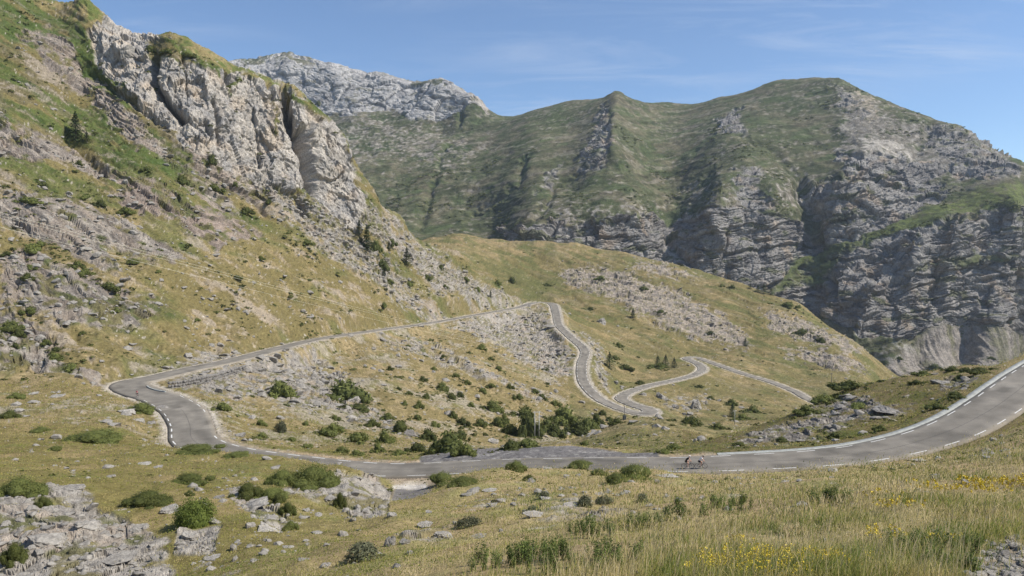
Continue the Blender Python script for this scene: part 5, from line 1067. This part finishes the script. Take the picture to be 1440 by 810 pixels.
# ================================================================ poles, cables, wall
M_POLE = plain('weathered_pole', (.42, .42, .39), .85, .2, 3); M_DKPOLE = plain('dark_pole', (.10, .095, .09), .8, .2, 3); M_PORC = plain('porcelain', (.5, .5, .48), .3, .1, 3); M_STEEL = plain('steel', (.3, .3, .3), .4, .1, 5, metal=.8)
def cyl(bm, a, b, r0, r1=None, seg=10):
    a, b = Vector(a), Vector(b); d = b - a
    m_ = Matrix.Translation((a + b) / 2) @ d.to_track_quat('Z', 'Y').to_matrix().to_4x4()
    bmesh.ops.create_cone(bm, cap_ends=True, segments=seg, radius1=r0, radius2=r0 if r1 is None else r1, depth=d.length, matrix=m_)
def box(bm, c, s, rot=None):
    m_ = Matrix.Translation(c) @ (rot or Matrix.Identity(4)) @ Matrix.Diagonal((*s, 1)); bmesh.ops.create_cube(bm, size=1, matrix=m_)
def bmo(name, bm, mat, parent=None, smooth=False):
    me = bpy.data.meshes.new(name); bm.to_mesh(me); bm.free(); me.materials.append(mat)
    if smooth: me.polygons.foreach_set('use_smooth', [True] * len(me.polygons))
    o = bpy.data.objects.new(name, me); COL.objects.link(o); o.parent = parent; return o
def empty(name, loc, rz=0, **k):
    o = bpy.data.objects.new(name, None); COL.objects.link(o); o.location = loc; o.rotation_euler = (0, 0, rz); o.empty_display_size = .3; return tag(o, **k)
loc, _, _ = hit(755, 615); D_ = loc[1]; H_ = 39 * D_ / F
root = empty('utility_pole', loc - np.array([0, 0, .3]), R(14), label='pale twin-legged utility pole standing behind the gravel lay-by', cat='utility pole')
for sx in (-.75, .75):
    bm = bmesh.new(); cyl(bm, (sx, 0, 0), (sx, 0, H_), .17, .13); bmo('post', bm, M_POLE, root, True)
bm = bmesh.new(); box(bm, (0, 0, H_ - .35), (2.9, .14, .16)); ca = bmo('crossarm', bm, M_POLE, root)
bm = bmesh.new(); box(bm, (0, 0, H_ * .62), (1.5, .09, .12)); bmo('brace', bm, M_POLE, root)
for sx in (-1.3, 0, 1.3):
    bm = bmesh.new(); cyl(bm, (sx, 0, H_ - .27), (sx, 0, H_ + .02), .05)
    for z in (.05, .13, .21): cyl(bm, (sx, 0, H_ - .27 + z), (sx, 0, H_ - .24 + z), .10, .06)
    bmo('insulator', bm, M_PORC, root, True)
for x, y, hp, mt, lab in ((1033, 597, 22, M_POLE, 'thin pale utility pole in the hollow beyond the grassy hump'), (1169, 547, 24, M_DKPOLE, 'thin dark utility pole below the meadow outcrops behind the knoll'), (878, 590, 21, M_DKPOLE, 'slim dark post at the edge of the lower hairpin')):
    loc, _, _ = hit(x, y); h_ = hp * loc[1] / F
    root = empty('utility_pole', loc - np.array([0, 0, .3]), R(20), label=lab, cat='utility pole')
    bm = bmesh.new(); cyl(bm, (0, 0, 0), (0, 0, h_), .17, .11); bmo('post', bm, mt, root, True)
    if x != 878:
        bm = bmesh.new(); box(bm, (0, 0, h_ - .5), (2.2, .12, .14)); bmo('crossarm', bm, mt, root)
        for sx in (-.95, 0, .95):
            bm = bmesh.new(); cyl(bm, (sx, 0, h_ - .43), (sx, 0, h_ - .15), .07, .04); bmo('insulator', bm, M_PORC, root, True)
    else:
        bm = bmesh.new(); box(bm, (0, -.1, 1.2), (1.3, .9, 2.0)); bmo('cabinet', bm, plain('dark_cabinet', (.05, .06, .065), .6, .2, 2), root)
M_WIRE = plain('bright_wire', (.62, .58, .46), .4, .1, 1, metal=.3)
for k, (ya, yb) in enumerate(((282, 482), (287, 484), (304, 489))):
    a = world(-60, ya, 150); b = world(700, yb, 440); n = 40; u = np.linspace(0, 1, n); p = a + (b - a) * u[:, None]; p[:, 2] -= 3.0 * 4 * u * (1 - u) * .25
    bm = bmesh.new(); rings = []
    for q in p:
        rings.append([bm.verts.new((q[0], q[1] + .032 * math.cos(t), q[2] + .032 * math.sin(t))) for t in (0, 2.09, 4.19)])
    for r0, r1 in zip(rings, rings[1:]):
        for j in range(3): bm.faces.new((r0[j], r0[(j + 1) % 3], r1[(j + 1) % 3], r1[j]))
    o = bmo('power_cable', bm, M_WIRE); tag(o, ('uppermost pale power cable sagging across the grassy hillside', 'middle pale power cable sagging across the grassy hillside', 'lowest pale power cable sagging across the grassy hillside')[k], 'power cable', 'cables crossing the hillside')
# kerb of the hairpin island
kp = []
for x, y in ((207, 543.5), (210, 546), (217, 548.5), (226, 550.5), (233, 551.5)):
    h_, _, _ = hit(x, y); kp.append(h_ + [0, 0, .0])
o = tube_wall('kerb', kp, .4, .28, M_CONC); tag(o, 'low pale kerb round the tip of the hairpin island', 'kerb')
# dry stone wall holding up the road above the island: many rough blocks in one wall
wall_bm = bmesh.new(); rngw = random.Random(8)
wp = []
for x, y in ((238, 546), (262, 542.5), (290, 537), (318, 529), (345, 520)):
    h_, _, _ = hit(x, y); wp.append(h_)
wp = catmull(np.array(wp), .75)
for i, q in enumerate(wp):
    for c_ in range(3):
        s_w = rngw.uniform(.55, 1.0); m_ = Matrix.Translation((q[0] + rngw.uniform(-.2, .2), q[1] - .2 + c_ * .18, q[2] - .2 + c_ * .75 + rngw.uniform(-.1, .1))) @ Matrix.Rotation(rngw.uniform(-.4, .4), 4, 'Z') @ Matrix.Rotation(rngw.uniform(-.15, .15), 4, 'Y') @ Matrix.Diagonal((s_w * .62, .5, rngw.uniform(.32, .46), 1))
        r_ = bmesh.ops.create_icosphere(wall_bm, subdivisions=2, radius=1)['verts']
        for v in r_:
            c3 = v.co; mx_ = max(abs(c3.x), abs(c3.y), abs(c3.z)); v.co = m_ @ (c3.lerp(c3 / mx_, .6) * (1 + .07 * rngw.uniform(-1, 1)))
o = bmo('stone_wall', wall_bm, M_ROCKG); tag(o, 'rough dry stone wall below the climbing road at the hairpin', 'stone wall')

# ================================================================ cyclists
def pm(name, col, rough=.5): return plain(name, col, rough, .08, 8)
M_SKIN = pm('skin', (.55, .33, .24), .5); M_BLACK = pm('black_cloth', (.02, .02, .022), .8); M_WHITE = pm('white_cloth', (.75, .72, .72), .7); M_TYRE = pm('tyre_rubber', (.015, .015, .015), .8); M_FRAME = pm('bike_frame', (.03, .03, .035), .3); M_HELM_W = pm('white_helmet', (.8, .74, .72), .35); M_HELM_D = pm('dark_helmet', (.03, .03, .035), .35); M_RED = pm('dark_red_cloth', (.22, .04, .06), .7); M_SHOE = pm('shoe', (.6, .6, .6), .5); M_FACE = pm('dark_glasses', (.01, .01, .012), .2)
def torus(bm, c, Rr, r, seg=28, ns=8):
    ring = []
    for i in range(seg):
        a = 6.2832 * i / seg; ring.append([bm.verts.new((c[0] + (Rr + r * math.cos(b)) * math.cos(a), c[1] + r * math.sin(b), c[2] + (Rr + r * math.cos(b)) * math.sin(a))) for b in (6.2832 * j / ns for j in range(ns))])
    for i in range(seg):
        for j in range(ns): bm.faces.new((ring[i][j], ring[(i + 1) % seg][j], ring[(i + 1) % seg][(j + 1) % ns], ring[i][(j + 1) % ns]))
def skin(name, joints, edges, mat, parent, sub=2, root_i=0):
    me = bpy.data.meshes.new(name); me.from_pydata([j[:3] for j in joints], edges, [])
    o = bpy.data.objects.new(name, me); COL.objects.link(o); o.parent = parent
    o.modifiers.new('skin', 'SKIN')
    if not me.skin_vertices: 
        bpy.context.view_layer.objects.active = o
    sv = me.skin_vertices[0].data
    for i, j in enumerate(joints):
        r = j[3]; sv[i].radius = (r, r) if np.isscalar(r) else r; sv[i].use_root = i == root_i
    m_ = o.modifiers.new('sub', 'SUBSURF'); m_.levels = sub; m_.render_levels = sub
    me.materials.append(mat); return o
def make_bike(loc, rz, label):
    b = empty('bicycle', loc, rz, label=label, cat='bicycle', group='road bicycles')
    for wx in (-.5, .5):
        bm = bmesh.new(); torus(bm, (wx, 0, .335), .318, .020); w_ = bmo('wheel', bm, M_TYRE, b, True)
        bm = bmesh.new(); torus(bm, (wx, 0, .335), .296, .012, 28, 6); bmo('rim', bm, M_STEEL, w_, True)
        bm = bmesh.new(); cyl(bm, (wx, -.05, .335), (wx, .05, .335), .022)
        for k in range(12):
            a = k * math.pi / 6; cyl(bm, (wx, 0, .335), (wx + .29 * math.cos(a), 0, .335 + .29 * math.sin(a)), .003, None, 4)
        bmo('spoke', bm, M_STEEL, w_)
    BB, ST, HT, HB = (-.08, 0, .27), (-.22, 0, .80), (.34, 0, .86), (.37, 0, .72)
    bm = bmesh.new()
    for p, q, r in ((BB, ST, .017), (ST, HT, .016), (BB, HB, .021), (HT, HB, .02)): cyl(bm, p, q, r)
    for s_ in (-.04, .04): cyl(bm, (BB[0], s_, BB[2]), (-.5, s_, .335), .011); cyl(bm, (ST[0], s_ * .4, ST[2] - .04), (-.5, s_, .335), .009)
    bmo('frame', bm, M_FRAME, b, True)
    bm = bmesh.new()
    for s_ in (-.04, .04): cyl(bm, (HB[0], s_, HB[2]), (.5, s_, .335), .013)
    bmo('fork', bm, M_FRAME, b, True)
    bm = bmesh.new(); cyl(bm, ST, (-.255, 0, .93), .014); bmo('seat_post', bm, M_STEEL, b)
    bm = bmesh.new(); bmesh.ops.create_cone(bm, cap_ends=True, segments=10, radius1=.075, radius2=.022, depth=.27, matrix=Matrix.Translation((-.24, 0, .95)) @ Matrix.Rotation(R(90), 4, 'Y') @ Matrix.Diagonal((.35, 1, 1, 1))); bmo('saddle', bm, M_FRAME, b, True)
    bm = bmesh.new(); cyl(bm, HT, (.42, 0, .94), .015); cyl(bm, (.42, -.2, .94), (.42, .2, .94), .014)
    for s_ in (-.2, .2):
        pr = [(.42, s_, .94), (.50, s_, .95), (.53, s_, .90), (.50, s_, .83), (.43, s_, .81)]
        for p, q in zip(pr, pr[1:]): cyl(bm, p, q, .015)
    bmo('handlebar', bm, M_FRAME, b, True)
    bm = bmesh.new(); torus(bm, (-.08, -.06, .27), .09, .006, 20, 5); cyl(bm, (-.08, -.07, .27), (-.02, -.10, .11), .011); cyl(bm, (-.08, .07, .27), (-.14, .10, .43), .011); box(bm, (-.02, -.13, .11), (.09, .06, .015)); box(bm, (-.14, .13, .43), (.09, .06, .015)); bmo('crank', bm, M_STEEL, b)
    return b
def make_rider(loc, rz, label, jersey, shorts, helm, mirror=1, lean=0):
    r = empty('person', loc, rz, label=label, cat='person', group='cyclists on the road')
    y = mirror
    J = [(-.22, 0, 1.01, .12), (-.06, 0, 1.20, .125), (.12, 0, 1.36, .14), (.22, 0, 1.41, .10), (.29, 0, 1.46, .052), (.34, 0, 1.53, .075), (.37, 0, 1.60, .092), (.37, 0, 1.66, .07)]; E = [(0, 1), (1, 2), (2, 3), (3, 4), (4, 5), (5, 6), (6, 7)]
    def add(p, par): J.append(p); E.append((par, len(J) - 1)); return len(J) - 1
    add((.46, 0, 1.575, .018), 6)                                          # nose
    for s_ in (-1, 1):
        a = add((.20, .17 * s_, 1.38, .062), 3); a = add((.31, .22 * s_, 1.17, .042), a); a = add((.44, .205 * s_, 1.00, .030), a); h_ = add((.485, .20 * s_, .965, .026), a)
        for f_ in range(4): k = add((.53, (.178 + .016 * f_) * s_, .950 - .003 * f_, .008), h_); add((.545 - .004 * f_, (.178 + .016 * f_) * s_, .918, .007), k)
        k = add((.50, .172 * s_, .948, .009), h_); add((.515, .168 * s_, .925, .008), k)
        if s_ == -y: kn, an, toe = (.17, .10 * s_, .70), (-.05, .11 * s_, .20), (.06, .115 * s_, .125)
        else: kn, an, toe = (.20, .10 * s_, .93), (-.19, .12 * s_, .52), (-.08, .125 * s_, .445)
        a = add((-.20, .10 * s_, .98, .105), 0); m_ = tuple((np.array((-.20, .10 * s_, .98)) + np.array(kn)) / 2); a = add((*m_, .088), a); a = add((*kn, .058), a); m_ = tuple(np.array(kn) * .62 + np.array(an) * .38 - [.02, 0, 0]); a = add((*m_, .056), a); a = add((*an, .034), a); add((*toe, .030), a)
    skin('body', J, E, M_SKIN, r)
    T = [(-.20, 0, 1.04, .132), (-.06, 0, 1.205, .138), (.12, 0, 1.365, .152), (.225, 0, 1.42, .108), (.265, 0, 1.445, .07)]; E2 = [(0, 1), (1, 2), (2, 3), (3, 4)]
    for s_ in (-1, 1): T += [(.20, .175 * s_, 1.385, .074), (.26, .20 * s_, 1.27, .060)]; n_ = len(T); E2 += [(3, n_ - 2), (n_ - 2, n_ - 1)]
    skin('jersey', T, E2, jersey, r)
    S = [(-.225, 0, 1.02, .13)]; E3 = []
    for s_ in (-1, 1):
        kn = (.17, .10 * s_, .70) if s_ == -y else (.20, .10 * s_, .93); c_ = np.array((-.20, .10 * s_, .98)); k_ = np.array(kn); S += [(*c_, .115), (*(c_ * .4 + k_ * .6), .088)]; n_ = len(S); E3 += [(0, n_ - 2), (n_ - 2, n_ - 1)]
    skin('shorts', S, E3, shorts, r)
    for s_ in (-1, 1):
        an, toe = ((-.05, .11 * s_, .17), (.07, .115 * s_, .115)) if s_ == -y else ((-.19, .12 * s_, .49), (-.07, .125 * s_, .435))
        skin('shoe', [(an[0] - .04, an[1], an[2] - .02, .042), (*an, .045), (*toe, .034)], [(0, 1), (1, 2)], M_SHOE, r)
    bm = bmesh.new(); bmesh.ops.create_uvsphere(bm, u_segments=16, v_segments=10, radius=1, matrix=Matrix.Translation((.355, 0, 1.655)) @ Matrix.Rotation(R(14), 4, 'Y') @ Matrix.Diagonal((.145, .105, .095, 1)))
    bmesh.ops.delete(bm, geom=[v for v in bm.verts if v.co.z < 1.615 - (v.co.x - .355) * .2], context='VERTS')
    hl = bmo('helmet', bm, helm, r, True); m_ = hl.modifiers.new('thick', 'SOLIDIFY'); m_.thickness = .018
    bm = bmesh.new(); box(bm, (.452, 0, 1.605), (.022, .13, .03)); bmo('glasses', bm, M_FACE, r)
    bm = bmesh.new(); box(bm, (.455, 0, 1.535), (.012, .045, .008)); bmo('mouth', bm, M_RED, r)
    return r
def on_road(x, y):
    loc, n, ob = hit(x, y); k = ((RL[:, :2] - loc[:2]) ** 2).sum(1).argmin(); return loc, math.atan2(tan[k, 1], tan[k, 0]), k
def ride(x, y, flip, blab, rlab, *cl, **kw):
    loc, ang, k = on_road(x, y)
    if flip: ang += math.pi
    slope = 0
    b = make_bike(loc, ang, blab); r = make_rider(loc, ang, rlab, *cl, **kw)
    g = (RL[k + 1, 2] - RL[k - 1, 2]) / np.linalg.norm(RL[k + 1, :2] - RL[k - 1, :2]); 
    for o in (b, r): o.rotation_mode = 'XYZ'; o.rotation_euler = (0, math.atan(g) * (1 if flip else -1), ang)
ride(967.5, 658.6, True, 'road bicycle of the rear cyclist on the lower road', 'rear cyclist in a dark jersey and white helmet leaning over the bars', M_BLACK, M_BLACK, M_HELM_W)
ride(986, 658.8, True, 'road bicycle of the leading cyclist on the lower road', 'leading cyclist in a white jersey and dark helmet on the lower road', M_WHITE, M_BLACK, M_HELM_D, mirror=-1)
ride(193, 558.5, False, 'road bicycle at the edge of the hairpin bend', 'distant cyclist in dark clothes riding round the hairpin bend', M_RED, M_BLACK, M_HELM_D)
# ================================================================ camera, light, sky, air
cam = bpy.data.objects.new('camera', bpy.data.cameras.new('camera')); COL.objects.link(cam)
cam.data.sensor_width = 36; cam.data.lens = 36 * F / 1440; cam.data.clip_start = .1; cam.data.clip_end = 20000
cam.rotation_euler = (R(90) - PITCH, 0, 0); scene.camera = cam
SUN_AZ, SUN_EL = 100, 48
sun = bpy.data.objects.new('sun', bpy.data.lights.new('sun', 'SUN')); COL.objects.link(sun)
sun.data.energy = 4.6; sun.data.angle = R(.53); sun.data.color = (1, .945, .86)
d = Vector((math.sin(R(SUN_AZ)) * math.cos(R(SUN_EL)), math.cos(R(SUN_AZ)) * math.cos(R(SUN_EL)), math.sin(R(SUN_EL))))
sun.rotation_euler = d.to_track_quat('Z', 'Y').to_euler()
W = bpy.data.worlds.new('World'); scene.world = W; W.use_nodes = True; nt = W.node_tree; nt.nodes.clear(); L = nt.links.new
out = nd(nt, 'ShaderNodeOutputWorld'); bg = nd(nt, 'ShaderNodeBackground', i_Strength=.11); L(bg.outputs[0], out.inputs[0])
sky = nd(nt, 'ShaderNodeTexSky', sky_type='NISHITA', sun_disc=False, sun_elevation=R(SUN_EL), sun_rotation=R(SUN_AZ), altitude=1500, air_density=1.0, dust_density=.0, ozone_density=5.0)
tc = nd(nt, 'ShaderNodeTexCoord')
# thin cirrus: noise on the plane of the cloud layer (direction divided by its height)
sx = nd(nt, 'ShaderNodeSeparateXYZ'); L(tc.outputs['Generated'], sx.inputs[0])
def mth(op, a, b=None):
    n = nd(nt, 'ShaderNodeMath', operation=op)
    for i, v in enumerate((a, b)):
        if v is None: continue
        if isinstance(v, (int, float)): n.inputs[i].default_value = v
        else: L(v, n.inputs[i])
    return n.outputs[0]
zz = mth('ADD', mth('MAXIMUM', sx.outputs[2], 0.0), .12)
cx = nd(nt, 'ShaderNodeCombineXYZ'); L(mth('DIVIDE', sx.outputs[0], zz), cx.inputs[0]); L(mth('DIVIDE', sx.outputs[1], zz), cx.inputs[1])
mp = nd(nt, 'ShaderNodeMapping'); mp.inputs['Rotation'].default_value = (0, 0, R(38)); mp.inputs['Scale'].default_value = (.55, 2.0, 1); L(cx.outputs[0], mp.inputs[0])
n1 = nd(nt, 'ShaderNodeTexNoise', i_Scale=1.9, i_Detail=10, i_Roughness=.66, i_Distortion=.9); L(mp.outputs[0], n1.inputs['Vector'])
n2 = nd(nt, 'ShaderNodeTexNoise', i_Scale=.45, i_Detail=3); L(cx.outputs[0], n2.inputs['Vector'])
r1 = nd(nt, 'ShaderNodeMapRange', i_From_Min=.47, i_From_Max=.74); L(n1.outputs['Fac'], r1.inputs[0])
r2 = nd(nt, 'ShaderNodeMapRange', i_From_Min=.42, i_From_Max=.64); L(n2.outputs['Fac'], r2.inputs[0])
cl_ = mth('MULTIPLY', mth('MULTIPLY', r1.outputs[0], r2.outputs[0]), .5)
mxc = nd(nt, 'ShaderNodeMix', data_type='RGBA'); L(cl_, mxc.inputs['Factor']); L(sky.outputs[0], mxc.inputs[6]); mxc.inputs[7].default_value = (5.2, 5.6, 6.4, 1)
L(mxc.outputs[2], bg.inputs['Color'])
vs = scene.view_settings; vs.view_transform = 'Standard'; vs.look = 'None'; vs.gamma = 1; vs.use_curve_mapping = False; vs.exposure = .44
HAZE = True
if HAZE:
    hm = bpy.data.materials.new('haze'); hm.use_nodes = True; nt = hm.node_tree; nt.nodes.clear()
    o_ = nt.nodes.new('ShaderNodeOutputMaterial'); v = nt.nodes.new('ShaderNodeVolumePrincipled'); nt.links.new(v.outputs[0], o_.inputs['Volume'])
    v.inputs['Color'].default_value = (.72, .85, 1, 1); v.inputs['Density'].default_value = .00006; v.inputs['Anisotropy'].default_value = .2
    lo, hi_ = (-2900, -330, -420), (2900, 2900, 760)
    vs_ = [(x, y, z) for x in (lo[0], hi_[0]) for y in (lo[1], hi_[1]) for z in (lo[2], hi_[2])]
    me = bpy.data.meshes.new('haze'); me.from_pydata(vs_, [], [(0,1,3,2),(4,6,7,5),(0,4,5,1),(2,3,7,6),(0,2,6,4),(1,5,7,3)]); me.materials.append(hm)
    hz = bpy.data.objects.new('haze', me); COL.objects.link(hz); tag(hz, 'thin pale blue summer haze over the valley', 'haze', kind='stuff')
cy = scene.cycles
scene.render.engine = 'CYCLES'; cy.use_denoising = True; cy.volume_bounces = 0; cy.max_bounces = 5; cy.diffuse_bounces = 2; cy.glossy_bounces = 1; cy.transmission_bounces = 2; cy.transparent_max_bounces = 6
cy.use_adaptive_sampling = True; cy.adaptive_threshold = .02
